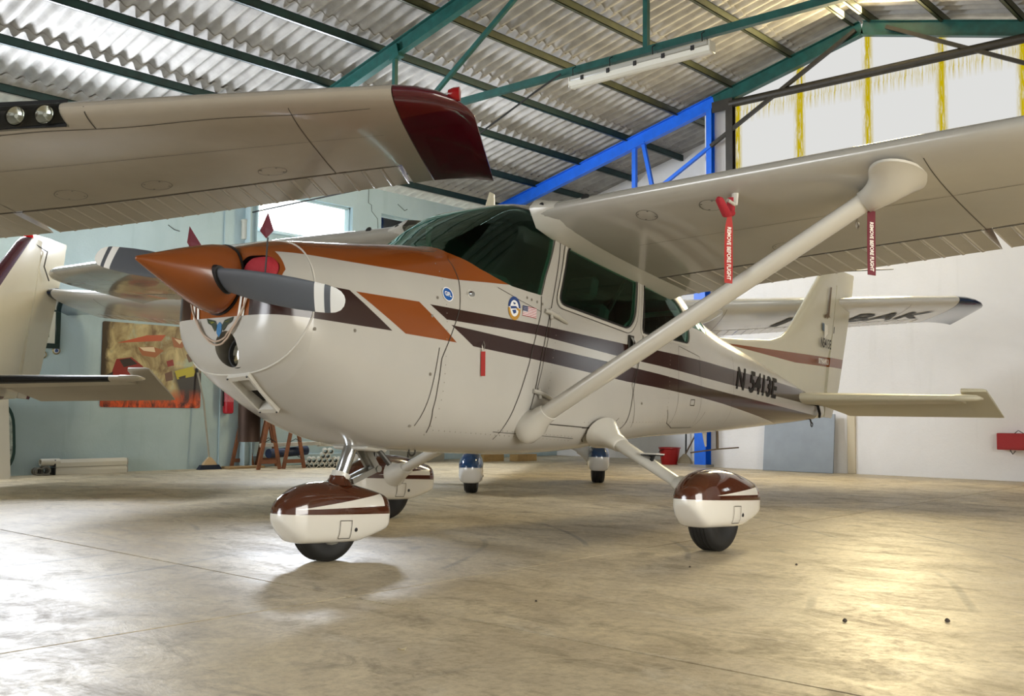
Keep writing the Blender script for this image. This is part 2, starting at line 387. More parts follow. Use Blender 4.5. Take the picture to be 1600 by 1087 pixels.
# translucent corrugated sheets that close the gable
def gable_sheet_mat():
    m = bpy.data.materials.new('weathered translucent sheet'); m.use_nodes = True; T = NT(m); T.n.remove(T.n['Principled BSDF'])
    v = T.obj(); s = T.new('ShaderNodeSeparateXYZ'); T.l.new(v, s.inputs[0])
    edge = T.math('ABSOLUTE', s.outputs[1])         # distance from the sheet's middle: stains sit along its laps
    n1 = T.noise(T.scale(v, (1, 9, 1.1)), 2.2, 5, 0.7)
    lap = T.math('MULTIPLY', T.ramp(edge, 0.40, 0.47), T.ramp(n1, 0.36, 0.50))
    top = T.math('MULTIPLY', T.ramp(T.math('ABSOLUTE', s.outputs[2]), 0.20, 0.0), T.ramp(T.noise(T.scale(v, (1, 14, 0.6)), 2.0, 4, 0.7), 0.45, 0.62))
    st = T.math('MAXIMUM', lap, top)
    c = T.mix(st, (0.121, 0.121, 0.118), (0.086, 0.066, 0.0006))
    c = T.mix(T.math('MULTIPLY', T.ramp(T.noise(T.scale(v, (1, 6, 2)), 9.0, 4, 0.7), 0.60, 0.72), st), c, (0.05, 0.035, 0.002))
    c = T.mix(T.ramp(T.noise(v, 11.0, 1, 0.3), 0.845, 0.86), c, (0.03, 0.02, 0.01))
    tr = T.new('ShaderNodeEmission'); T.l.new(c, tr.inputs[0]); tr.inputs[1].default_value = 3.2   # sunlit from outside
    T.l.new(tr.outputs[0], T.n['Material Output'].inputs[0]); return m
M_sheet = gable_sheet_mat()
gp = struct(empty('wall_back_glazing', (XB+0.1, -1.0, 4.2)))
yb = [3.14, 2.12, 1.14, 0.16, -0.82, -1.8, -2.78, -3.76, -5.2]
for y1, y0 in zip(yb, yb[1:]):
    for za, zb_ in ((4.2, 5.3), (5.3, None)):
        n = 16; vs = []; fs = []; c = (y0+y1)/2
        for i in range(n+1):
            y = y0-0.02+(y1-y0+0.04)*i/n; top = (roof_z(y)+0.06) if zb_ is None else min(zb_, roof_z(y)+0.06)
            x = 0.018*math.cos(2*PI*i/4); lo = za-(0.06 if zb_ is None else 0)
            vs += [(x+(0.012 if zb_ is None else 0), y-c, lo-5.3), (x+(0.012 if zb_ is None else 0), y-c, max(lo+0.01, top)-5.3)]
            if i: k = 2*i; fs.append((k-2, k, k+1, k-1))
        MB().add(vs, fs).build('translucent_sheet', M_sheet, gp, M=Matrix.Translation((0, c+1.0, 1.1)))

# roof: corrugated sheets on purlins
ce = struct(empty('ceiling', (0, RIDGE_Y, RIDGE_Z)))
def corrugated(L, W, waves, amp):
    B = MB(); n = waves*8
    for side in (0, 1):
        for i in range(n+1):
            for y in (0, L): B.v.append((W*i/n, y, amp*math.cos(2*PI*i*waves/n)+side*0.008))
    o = 2*(n+1)
    for i in range(n):
        a = 2*i; B.f += [[a, a+1, a+3, a+2], [o+a, o+a+2, o+a+3, o+a+1]]; B.mi += [0, 0]
    for i in range(n):
        a = 2*i; B.f += [[a, a+2, o+a+2, o+a], [a+1, o+a+1, o+a+3, a+3]]; B.mi += [0, 0]
    return B
PIT = 0.177; STEP = 0.94; ang = math.atan(SL)
first = corrugated(STEP/math.cos(ang)+0.14, PIT*6+0.02, 6, 0.029).build('roof_sheet', M_cem, ce, smooth=60)
n_sheet = 0
for side, rows in ((1, 8), (-1, 3)):
    for k in range(rows):
        for i in range(12):
            o = first if n_sheet == 0 else first.copy()
            if n_sheet: COL.objects.link(o)
            n_sheet += 1
            y = side*(0.02+STEP*k); x = -1.25+PIT*6*i; tilt = ang-0.016
            # one mesh serves both slopes: local +y always runs down the slope
            z = 0.10+0.028-SL*abs(y) + 0.018 + random.uniform(-0.003, 0.003)
            M = Matrix.Translation((x+random.uniform(-0.01, 0.01), y, z))
            if side > 0: M = M @ Matrix.Rotation(-tilt, 4, 'X')
            else: M = Matrix.Translation((x+PIT*6, y, z)) @ Matrix.Rotation(PI, 4, 'Z') @ Matrix.Rotation(-tilt, 4, 'X')
            o.parent = ce; o.matrix_local = M
# the rest of the roof, out of view behind and to the right
for nm, x0, x1, y0, y1 in (('roof_cladding', -12.2, -1.25, 1.14, 8.6), ('roof_cladding', -12.2, 11.5, -7.5, -1.6), ('roof_cladding', -12.2, -1.25, -1.6, 1.14)):
    B = MB(); n = int((x1-x0)/PIT*4); o_ = len(B.v)
    for i in range(n+1):
        x = x0+(x1-x0)*i/n
        for y in (y0, y1): B.v.append((x, y-RIDGE_Y, 0.16-SL*abs(y-RIDGE_Y)+0.025*math.cos(2*PI*(x-x0)/PIT)))
    for i in range(n): B.f.append([2*i, 2*i+1, 2*i+3, 2*i+2]); B.mi.append(0)
    B.build(nm, M_cem, ce, kind='stuff')
def purlin(y, m, x0=-12.0, x1=11.4):
    z = roof_z(y)-RIDGE_Z; yy = y-RIDGE_Y; B = MB(); h = 0.10; w = 0.05; t = 0.008; s = 1 if y > RIDGE_Y else -1
    B.box(x0, x1, yy-w/2, yy-w/2+t, z, z+h); B.box(x0, x1, yy-w/2, yy+w/2, z+h-t, z+h); B.box(x0, x1, yy-w/2, yy+w/2, z, z+t)
    B.box(x0, x1, yy+w/2-t, yy+w/2, z, z+0.02)
    return B.build('purlin', m, ce, smooth=0)
for k in range(8): purlin(RIDGE_Y+0.10+0.945*k if k else RIDGE_Y+0.12, M_olive if k < 4 else M_purl)
for k in range(9): purlin(RIDGE_Y-0.12-0.945*k, M_olive)

def frame(name, X, label_parts):
    r = struct(empty(name, (X, RIDGE_Y, 0)))
    def part(nm, a, b, w, h, m, ib=False, up=(0, 0, 1)):
        B = MB(); a = (a[0], a[1]-RIDGE_Y, a[2]); b = (b[0], b[1]-RIDGE_Y, b[2])
        (B.ibeam if ib else B.beam)(a, b, w, h, up=up)
        return B.build(nm, m, r, smooth=0)
    label_parts(part); return r
def rz(y): return roof_z(y)-0.09
def near(part):
    part('rafter', (0, 7.75, rz(7.75)), (0, RIDGE_Y, rz(RIDGE_Y)), 0.09, 0.18, M_green, True)
    part('rafter', (0, -7.25, rz(-7.25)), (0, RIDGE_Y, rz(RIDGE_Y)), 0.09, 0.18, M_green, True)
    part('tie_beam', (0, 7.1, 4.25), (0, -4.9, 4.28), 0.06, 0.07, M_green)
    part('web', (0, 4.75, 4.27), (0, 4.75, rz(4.75)-0.08), 0.05, 0.05, M_green, up=(1, 0, 0))
    part('web', (0, 1.14, 4.27), (0, 1.14, 5.95), 0.05, 0.05, M_green, up=(1, 0, 0))
    part('brace', (0, 4.33, 4.27), (0, 2.0, 5.78), 0.04, 0.05, M_green)
    part('brace', (0, -2.05, 4.27), (0, 0.28, 5.78), 0.04, 0.05, M_green)
    part('gusset', (0, 4.82, 5.06), (0, 4.66, 5.1), 0.10, 0.16, M_green)
    part('post', (0, 7.65, 0), (0, 7.65, rz(7.65)), 0.12, 0.12, M_teal, True, up=(1, 0, 0))
def back(part):
    part('rafter', (-0.07, 7.75, rz(7.75)), (-0.07, 3.42, rz(3.42)), 0.10, 0.20, M_blue, True)
    part('rafter', (-0.07, 3.42, rz(3.42)), (-0.07, RIDGE_Y, rz(RIDGE_Y)), 0.10, 0.20, M_green, True)
    part('rafter', (-0.07, -7.25, rz(-7.25)), (-0.07, RIDGE_Y, rz(RIDGE_Y)), 0.10, 0.20, M_green, True)
    part('post', (-0.1, 3.62, 0.04), (-0.1, 3.62, 4.35), 0.19, 0.16, M_blue, True, up=(1, 0, 0))
    part('post', (-0.1, 3.47, 4.3), (-0.1, 3.47, rz(3.47)-0.09), 0.09, 0.10, M_blue, True, up=(1, 0, 0))
    part('base_plate', (-0.1, 3.62, 0.0), (-0.1, 3.62, 0.04), 0.26, 0.26, mat('grey concrete pad', '#8c8a84', 0.8), up=(1, 0, 0))
    part('post', (-0.12, 3.12, 4.2), (-0.12, 3.12, rz(3.12)-0.09), 0.11, 0.10, M_dark, True, up=(1, 0, 0))
    part('web', (-0.07, 4.86, 3.6), (-0.07, 4.86, rz(4.86)-0.08), 0.07, 0.06, M_blue, up=(1, 0, 0))
    part('web', (-0.07, 4.45, 4.0), (-0.07, 4.70, rz(4.70)-0.06), 0.06, 0.05, M_blue, up=(1, 0, 0))
    part('tie_beam', (-0.07, 7.0, 3.95), (-0.07, 3.6, 3.95), 0.06, 0.07, M_blue)
    part('rail', (-0.1, 4.7, 2.58), (-0.1, 3.6, 2.62), 0.05, 0.05, M_blue)
    part('brace', (-0.14, 4.35, 4.28), (-0.14, 3.44, 4.78), 0.05, 0.05, M_blue)
    part('brace', (-0.14, 3.44, 4.78), (-0.14, 1.2, 6.0), 0.05, 0.05, M_dark)
    part('brace', (-0.14, 0.78, 5.94), (-0.14, -1.9, 4.55), 0.05, 0.05, M_dark)
    part('brace', (-0.12, -1.9, 4.55), (-0.12, -5.2, 4.3), 0.05, 0.05, M_dark)
    part('gusset', (-0.13, 3.1, 5.37), (-0.13, 3.42, 5.36), 0.02, 0.16, M_dark)
fr = frame('trim_1', 4.52, near); fr2 = frame('trim_2', XB, back)
MB().tube([(-0.12, 3.12-RIDGE_Y, 5.365), (-0.12, -2.4-RIDGE_Y, 5.39)], 0.06, 12).build('tie_pipe', M_dark, fr2)
for i, X in enumerate((-0.75, -6.0)): frame('trim_%d' % (i+3), X, near)
B = MB()   # foot of a blue strut standing free in the recess
B.beam((0, 0, 0), (0, 0, 0.5), 0.05, 0.05, up=(1, 0, 0)); B.beam((0, -0.28, 0.6), (0, 0.0, 0.02), 0.06, 0.10)
B.build('strut_foot', M_blue, fr2, M=Matrix.Translation((0.1, 5.75-RIDGE_Y, 0)))
# ------------------------------------------------------------------ light aeroplane (x aft from the firewall, y to starboard, z up, metres)
FT = [  # x, half width, bottom, top, height of max width, upper exponent, lower exponent
 (-.972, .235, .955, 1.325, 1.10, 2.6, 2.5), (-.962, .315, .905, 1.352, 1.10, 2.7, 2.5), (-.935, .372, .842, 1.382, 1.095, 2.8, 2.5), (-.885, .408, .790, 1.404, 1.085, 2.8, 2.5),
 (-.82, .432, .742, 1.428, 1.07, 2.8, 2.5), (-.77, .446, .710, 1.443, 1.05, 2.8, 2.5), (-.68, .458, .662, 1.460, 1.03, 2.8, 2.5),
 (-.60, .466, .622, 1.472, 1.02, 2.8, 2.6), (-.43, .484, .553, 1.500, 1.00, 2.8, 2.7), (-.2, .508, .497, 1.540, .97, 2.9, 2.9),
 (0, .526, .476, 1.574, .95, 3.0, 3.0), (.17, .534, .475, 1.600, .94, 3.1, 3.1), (.35, .539, .475, 1.715, .94, 3.4, 3.2), (.55, .543, .476, 1.855, .94, 4.0, 3.2),
 (.74, .546, .478, 1.955, .94, 4.8, 3.3), (.92, .548, .482, 1.985, .94, 5.2, 3.3), (1.4, .548, .515, 1.985, .95, 5.4, 3.3), (1.75, .546, .555, 1.975, .97, 5.4, 3.2),
 (2.1, .536, .605, 1.945, 1.00, 5.0, 3.1), (2.4, .512, .642, 1.885, 1.03, 4.4, 3.0), (2.75, .472, .675, 1.765, 1.06, 3.8, 2.9), (3.1, .428, .703, 1.650, 1.08, 3.3, 2.8),
 (3.5, .378, .735, 1.575, 1.10, 3.0, 2.7), (4.0, .322, .782, 1.510, 1.12, 2.8, 2.6), (5.0, .205, .888, 1.375, 1.14, 2.6, 2.5), (5.6, .135, .952, 1.290, 1.14, 2.5, 2.4), (6.05, .085, 1.005, 1.225, 1.13, 2.4, 2.3)]
FI = [pchip([r[0] for r in FT], [r[k] for r in FT]) for k in range(1, 7)]
def sec(x): return [f(x) for f in FI]
def ring(x, n=64, off=0.0, zb_off=None):
    w, zb, zt, zc, nu, nl = sec(x); out = []; w += off; zt += off; zb -= off if zb_off is None else zb_off
    for k in range(n):
        t = 2*PI*k/n; c, s = math.cos(t), math.sin(t); e = 2/(nu if s >= 0 else nl)
        y = w*math.copysign(abs(c)**e, c); z = zc + (zt-zc if s >= 0 else zc-zb)*math.copysign(abs(s)**e, s)
        out.append((x, y, z))
    return out
def halfw(x, z):
    w, zb, zt, zc, nu, nl = sec(x)
    k = (z-zc)/(zt-zc) if z >= zc else (zc-z)/(zc-zb); k = min(abs(k), 1.0); n = nu if z >= zc else nl
    return w*(1-k**n)**(1/n)
def topz(x, y):
    w, zb, zt, zc, nu, nl = sec(x); return zc+(zt-zc)*(1-min(1, abs(y)/w)**nu)**(1/nu)
def botz(x, y):
    w, zb, zt, zc, nu, nl = sec(x); return zc-(zc-zb)*(1-min(1, abs(y)/w)**nl)**(1/nl)
def frange(a, b, step):
    n = max(1, round((b-a)/step)); return [a+(b-a)*i/n for i in range(n+1)]
def side_strip(B, pts, w, side=-1, eps=0.002, mi=0, step=0.04):
    """ribbon of width w lying on the fuselage side along (x, z) points"""
    p = resample(pts, step); vs = []; fs = []
    for i, (x, z) in enumerate(p):
        a = p[max(0, i-1)]; b = p[min(len(p)-1, i+1)]; d = Vector((b[0]-a[0], b[1]-a[1])); d = d.normalized() if d.length > 1e-9 else Vector((1, 0)); n = Vector((-d.y, d.x))*w/2
        for s in (1, -1):
            q = (x+s*n.x, z+s*n.y); vs.append((q[0], side*(halfw(*q)+eps), q[1]))
        if i: k = 2*i; fs.append((k-2, k-1, k+1, k))
    return B.add(vs, fs, mi)
def side_patch(B, outline, side=-1, off=-0.005, thick=0.004, mi=0, rings_=5):
    """thin pane following the fuselage side inside a convex (x, z) outline"""
    n = len(outline); cx = sum(p[0] for p in outline)/n; cz = sum(p[1] for p in outline)/n
    for o in (off, off-thick):
        vs = []; fs = []
        for k in range(rings_):
            f = 1-k/rings_
            for p in outline:
                x, z = cx+(p[0]-cx)*f, cz+(p[1]-cz)*f; vs.append((x, side*(halfw(x, z)+o), z))
        vs.append((cx, side*(halfw(cx, cz)+o), cz))
        for k in range(rings_-1):
            for j in range(n): fs.append((k*n+j, k*n+(j+1) % n, (k+1)*n+(j+1) % n, (k+1)*n+j))
        e = (rings_-1)*n
        for j in range(n): fs.append((e+j, e+(j+1) % n, rings_*n))
        B.add(vs, fs, mi)
    return B
def _unused(): pass
def side_text(body, size, x, z, mats, parent, name, slope=0.0, squeeze=1.0, bold=0.0, side=-1, eps=0.004, fn=None, shear=0.0):
    vs, fs = text_verts(body, size, squeeze=squeeze, bold=bold, shear=shear); f = fn or halfw
    return MB().add([(x+u*(1 if side < 0 else -1), side*(f(x+u, z+v-slope*u)+eps), z+v-slope*u) for u, v in vs], fs).build(name, mats, parent, smooth=0)

# wing: NACA 2412 sections
AF_N = 16
def naca(f, up):
    t = 5*0.12*(0.2969*math.sqrt(f)-0.126*f-0.3516*f*f+0.2843*f**3-0.1036*f**4); m, p = 0.02, 0.4
    c = m/p**2*(2*p*f-f*f) if f < p else m/(1-p)**2*((1-2*p)+2*p*f-f*f)
    return c+t if up else c-t
W_LE = pchip([0, 2.55, 5.12, 5.47], [.715, .72, .80, .84]); W_CH = pchip([0, 2.55, 5.12, 5.47], [1.64, 1.62, 1.20, 1.14])
def wing_pt(s, f, up, off=0.0, thick=1.0):
    c = W_CH(s); drop = max(0.06, .235-.032*(s-.55)); z = 1.872+.0302*(s-.55)
    return Vector((W_LE(s)+f*c, s, z-drop*f+c*naca(f, up)*thick+(off if up else -off)))
def wing_ring(s, f0=0.0, f1=1.0, thick=1.0, off=0.0):
    fs = [f0+(f1-f0)*(1-math.cos(PI*i/(2*AF_N) if f0 == 0 else 0) if f0 == 0 else i/AF_N) for i in range(AF_N+1)]
    up = [wing_pt(s, f, True, off, thick) for f in fs]; lo = [wing_pt(s, f, False, off, thick) for f in fs]
    return up[::-1] + (lo[1:] if f0 == 0 else lo)
def build_wing(root, sgn, C, span=5.47):
    def mir(rings): return [[(p[0], sgn*p[1], p[2]) for p in r] for r in rings]
    k = span/5.47
    # fixed wing, flap and aileron
    B = MB(); B.loft(mir([wing_ring(s) for s in (.50, .58)])); B.loft(mir([wing_ring(s, 0, .715) for s in frange(.58, 5.0*k, .35)])); B.loft(mir([wing_ring(s) for s in (5.0*k, 5.06*k, 5.12*k)]))
    w = B.build('wing', [C['white_wing'], C['dark']], root, smooth=50)
    if sgn < 0: w['label'] = 'port wing'
    if C.get('wing_light') and sgn < 0:
        cut = MB().box(.55, .815, -3.54, -2.75, 1.76, 2.028, 1).build('cutter', [C['dark'], C['dark']], smooth=0); apply_bool(w, cut)
        lamp = MB(); lamp.box(.806, .813, -3.54, -2.75, 1.895, 2.03)
        ll = lamp.build('landing_light', C['dark'], w, smooth=0)
        for y in (-3.44, -3.295, -3.08):
            MB().lathe([(.046, 0), (.044, .002), (.028, .014), (.005, .017)], 24, 'x', (.788, y, 1.952), caps=False).build('reflector', mat('silvered reflector', '#e8e6da', 0.12, 1.0), w)
            MB().lathe([(.052, 0), (.052, .010), (.046, .010), (.046, 0)], 24, 'x', (.784, y, 1.952), caps=False).build('lamp_rim', C['dark'], w)
            MB().lathe([(.010, 0), (.012, .02), (.004, .03)], 10, 'x', (.794, y, 1.952)).build('bulb', mat('bulb glass', '#f4f0e0', 0.15), w)
        B = MB(); rows = []
        for s in (2.74, 3.1, 3.545): rows.append([(p[0], -p[1], p[2]) for p in ([wing_pt(s, f, True, .001) for f in (.05, .02, .008, 0)] + [wing_pt(s, f, False, .001) for f in (.004, .012, .025, .045, .064)])])
        B.loft(rows, caps=False, closed=False); B.build('light_cover', glass('clear lens', (.86, .9, .92), 0.7), w)
    for nm, a, b, f0, gap in (('flap', .60, 2.63, .725, .0), ('aileron', 2.67, 4.98*k, .735, .0)):
        B = MB(); rings = []
        for s in frange(a, b, .105):
            for ds, h in ((-.012, 0), (-.005, .0035), (.005, .0035), (.012, 0)):
                q = s+ds
                if a-.001 <= q <= b+.001: rings.append(wing_ring(q, f0, 1.0, 1.0, h))
        B.loft(mir(rings)); B.build(nm, C['white_wing'], root, smooth=25)
    # wing tip: drooped cap
    rings = []
    for s, le, th, dz, te in ((5.125, 0, 1.0, 0, 0), (5.22, .012, .97, -.004, 0), (5.32, .04, .85, -.014, 0), (5.40, .09, .62, -.028, .0), (5.45, .16, .36, -.042, .01), (5.475, .24, .10, -.052, .02)):
        r = []; c = W_CH(s); x0 = W_LE(s)+le
        for p in wing_ring(s, 0, 1, th): r.append((x0+(p[0]-W_LE(s))*(c-le-te)/c, p[1]*k, p[2]+dz))
        rings.append(r)
    tip = MB().loft(mir(rings)).build('wing_tip', C['tip'], root, smooth=50)
    if C.get('tip_lamp'):
        p = wing_pt(5.42, .07, True); MB().lathe([(.004, .05), (.022, .045), (.032, .02), (.034, -.01)], 16, 'y', (p.x+.02, sgn*(p.y-.005), p.z-.045)).build('navigation_lamp', C['tip_lamp'], tip)
    # seams, hinge gap, access covers on the underside
    L = MB()
    def seam(pts, wd=.004, off=.0016):
        vs = []; fs = []
        for i, (s, f) in enumerate(pts):
            a = pts[max(0, i-1)]; b = pts[min(len(pts)-1, i+1)]; d = Vector((b[0]-a[0], (b[1]-a[1])*1.6)).normalized()
            for q in (1, -1):
                p = wing_pt(s-d.y*q*wd/2, max(0.0, f+d.x*q*wd/2/1.6), False, off); vs.append((p[0], sgn*p[1], p[2]))
            if i: fs.append((2*i-2, 2*i-1, 2*i+1, 2*i))
        L.add(vs, fs)
    seam([(s, .722) for s in frange(.6, 5.0*k, .2)], .012)
    for s in (2.65, 4.62*k): seam([(s, f) for f in frange(0, .72, .05)])
    if C.get('wing_light'): seam([(s, .085+.006*math.sin(s*7)) for s in frange(2.0, 5.0*k, .1)], .005); seam([(3.66, f) for f in frange(0, .085, .01)], .006)
    seam([(s, .33) for s in frange(.9, 5.0*k, .3)], .003)
    for s, f, r in ((1.17, .10, .058), (1.55, .105, .06), (1.64, .58, .085), (3.1, .60, .09), (3.62, .60, .085), (4.3, .6, .08), (2.50, .10, .11)):
        seam([(s+r*math.cos(t), f+r*math.sin(t)/1.6) for t in frange(0, 2*PI, PI/10)], .003)
        for t in (.6, 2.2, 3.7, 5.3):
            p = wing_pt(s+r*.82*math.cos(t), f+r*.82*math.sin(t)/1.6, False, .0018); L.add([(p.x+.006*math.cos(a), sgn*(p.y+.006*math.sin(a)), p.z) for a in frange(0, 5*PI/3, PI/3)], [tuple(range(6))])
    L.build('panel_seams', M_line, w, smooth=0, kind='stuff')
    return w
def build_strut(root, sgn, C):
    a = Vector((.775, .50, .65)); b = Vector((1.022, 2.30, 1.768)); d = b-a
    MB().tube([(q.x, sgn*q.y, q.z) for q in (a+d*.02, a+d*.06, a+d*.5, b)], (.075, .042), 20, flat=1, up=(0, -sgn*.4, 1)).build('wing_strut', C['white'], root, smooth=60)
    # lower cuff: a round shroud on the cabin side, closing on the strut
    def oval(p, nrm, ra, rb, n=28):
        x = Vector((1, 0, 0)); x = (x-nrm*x.dot(nrm)/nrm.length_squared).normalized(); y = nrm.cross(x).normalized()
        return [((q := p+x*ra*math.cos(2*PI*k/n)+y*rb*math.sin(2*PI*k/n)).x, sgn*q.y, q.z) for k in range(n)]
    un = d.normalized(); out = Vector((0, 1, 0)); c0 = Vector((.775, .49, .648))
    rings = [oval(c0, out, .108, .100), oval(c0+Vector((0, .022, 0)), out, .108, .100), oval(c0+Vector((.002, .045, .006)), out, .102, .090), oval(c0+Vector((.006, .075, .022)), out.lerp(un, .4), .092, .074), oval(a+un*.10, out.lerp(un, .75), .083, .058), oval(a+un*.15, un, .079, .047), oval(a+un*.152, un, .074, .041)]
    MB().loft(rings).build('lower_cuff', C['white'], root, smooth=60)
    # upper cuff: trumpet flaring into the wing skin
    w0 = Vector((.93, 2.50, 0)); w0.z = wing_pt(w0.y, (w0.x-W_LE(w0.y))/W_CH(w0.y), False).z; up = Vector((.09, -.03, 1)).normalized(); rings = []
    for f, ra, rb in ((0, .079, .046), (.004, .083, .050), (.25, .090, .058), (.5, .108, .072), (.7, .135, .088), (.86, .170, .104), (.96, .205, .118), (1.0, .215, .124)):
        p = b.lerp(w0, f)+Vector((0, 0, -.012*math.sin(PI*f))); rings.append(oval(p, un.lerp(up, min(1, f*1.05)), ra, rb))
    rings.append(oval(w0+up*.012, up, .215, .124))
    uc = MB().loft(rings).build('upper_cuff', C['white'], root, smooth=60)
    e = b-d.normalized()*.06
    MB().lathe([(.018, -.004), (.026, 0), (.018, .004), (.014, 0), (.018, -.004)], 16, 'y', (e.x+.07, sgn*e.y, e.z-.055), caps=False).build('tie_down_ring', mat('bare metal', '#b9b7b0', .3, .9), uc)

PANT = [  # x, half width, bottom, top (origin: wheel contact point)
 (-.365, .018, .262, .305), (-.357, .048, .248, .332), (-.335, .073, .222, .362), (-.295, .095, .182, .392), (-.245, .110, .142, .420), (-.22, .115, .134, .430), (-.14, .122, .132, .449), (-.04, .125, .132, .458),
 (.08, .122, .132, .456), (.18, .115, .135, .444), (.28, .106, .158, .424), (.36, .097, .180, .407), (.405, .090, .194, .396), (.424, .083, .206, .388), (.432, .070, .222, .374)]
def pant_ring(r, n=32):
    x, w, zb, zt = r; zc = .285; out = []
    for k in range(n):
        t = 2*PI*k/n; c, s = math.cos(t), math.sin(t); e = 2/2.3 if s >= 0 else 2/4.2
        out.append((x, w*math.copysign(abs(c)**(e if s >= 0 else 2/4.2), c), zc+(max(zt-zc, .02) if s >= 0 else zc-min(zb, zc-.01))*math.copysign(abs(s)**e, s)))
    return out
def build_wheel(root, loc, C, scale=(1, 1, 1), lift=0.0, key='pant', tire_r=.205):
    """wheel spat with its tyre; loc is the point of ground contact"""
    B = MB().loft([pant_ring(r) for r in PANT]); o = B.build('wheel_pant', C[key], root, smooth=60); o.location = (loc[0], loc[1], loc[2]+lift); o.scale = scale
    sx, sy, sz = scale
    B = MB()                                   # valve door outline and cap on both sides
    for sd in (-1, 1):
        for a, b in (((-.005, .16), (-.005, .255)), ((-.005, .255), (.085, .255)), ((.085, .255), (.085, .16)), ((.085, .16), (-.005, .16))):
            dx = .0035; q = resample([a, b], .02)
            for p0, p1 in zip(q, q[1:]):
                def yy(x, z):
                    r = min(PANT, key=lambda t: abs(t[0]-x)); k = min(1, (.285-z)/max(.01, .285-r[2])); return sd*(r[1]*(1-k**4.2)**(1/4.2)+.0045)
                n = Vector((-(p1[1]-p0[1]), p1[0]-p0[0])).normalized()*dx/2
                B.add([(p[0]+s*n.x, yy(*p), p[1]+s*n.y) for p, s in ((p0, 1), (p0, -1), (p1, -1), (p1, 1))], [(0, 1, 2, 3)])
    B.build('door_seam', M_line, o, smooth=0, kind='stuff')
    for sd in (-1, 1): MB().lathe([(.011, sd*.108), (.011, sd*.120), (.004, sd*.122)], 12, 'y', (.125, 0, .205)).build('valve_cap', C['dark'], o)
    t = MB(); r = tire_r; hw = .072; prof = [(r*.52, -hw*.8), (r*.62, -hw*.98), (r*.80, -hw), (r*.92, -hw*.92), (r*.975, -hw*.72)]
    for y in (-.45, -.15, .15, .45): prof += [(r, hw*(y-.12)), (r*.972, hw*(y-.03)), (r*.972, hw*(y+.03)), (r, hw*(y+.12))]
    prof += [(r*.975, hw*.72), (r*.92, hw*.92), (r*.80, hw), (r*.62, hw*.98), (r*.52, hw*.8)]
    t.lathe(prof, 40, 'y', (0, 0, r)); tr = t.build('tire', M_black, root, smooth=40); tr.location = loc; tr.scale = (1, .9 if key == 'pant_nose' else 1, 1)
    h = MB().lathe([(.01, -.066), (.05, -.064), (.09, -.05), (r*.55, -.058), (r*.55, .058), (.09, .05), (.05, .064), (.01, .066)], 24, 'y', (0, 0, r)).build('wheel_hub', mat('wheel alloy', '#9a988f', .4, .8), root); h.location = loc
    return o

def blade_mesh():
    B = MB(); rings = []
    st = [(.09, .118, .050, 42), (.14, .125, .040, 40), (.20, .130, .032, 36), (.30, .137, .026, 30), (.42, .141, .020, 25), (.55, .141, .016, 21), (.68, .135, .013, 17.5), (.80, .125, .010, 15), (.88, .115, .008, 13.5), (.93, .100, .007, 13), (.962, .076, .006, 12.5), (.982, .042, .004, 12), (.988, .012, .002, 12)]
    for r, ch, th, pit in st:
        a = math.radians(pit); ring_ = []
        for k in range(20):
            t = 2*PI*k/20; u = math.cos(t); vv = math.sin(t)
            cc = u*ch*.5+ch*.05; tt = vv*th*ch*.5*9*(1-.3*u)*(1.0 if vv < 0 else .5)
            # u=+1 trailing edge; local: x radial, y chord (towards trailing edge), z thickness
            ring_.append((r, cc*math.cos(a)-tt*math.sin(a), cc*math.sin(a)+tt*math.cos(a)))
        rings.append(ring_)
    return B.loft(rings)
def radial_mat(name, base, bands):
    m = bpy.data.materials.new(name); m.use_nodes = True; T = NT(m); P = T.n['Principled BSDF']; s = T.new('ShaderNodeSeparateXYZ'); T.l.new(T.obj(), s.inputs[0]); c = col4(srgb(base))
    for a, b, cc in bands:
        k = T.math('MULTIPLY', T.math('GREATER_THAN', s.outputs[0], a), T.math('LESS_THAN', s.outputs[0], b)); c = T.mix(k, c, srgb(cc))
    T.l.new(c, P.inputs['Base Color']); P.inputs['Roughness'].default_value = .42; return m

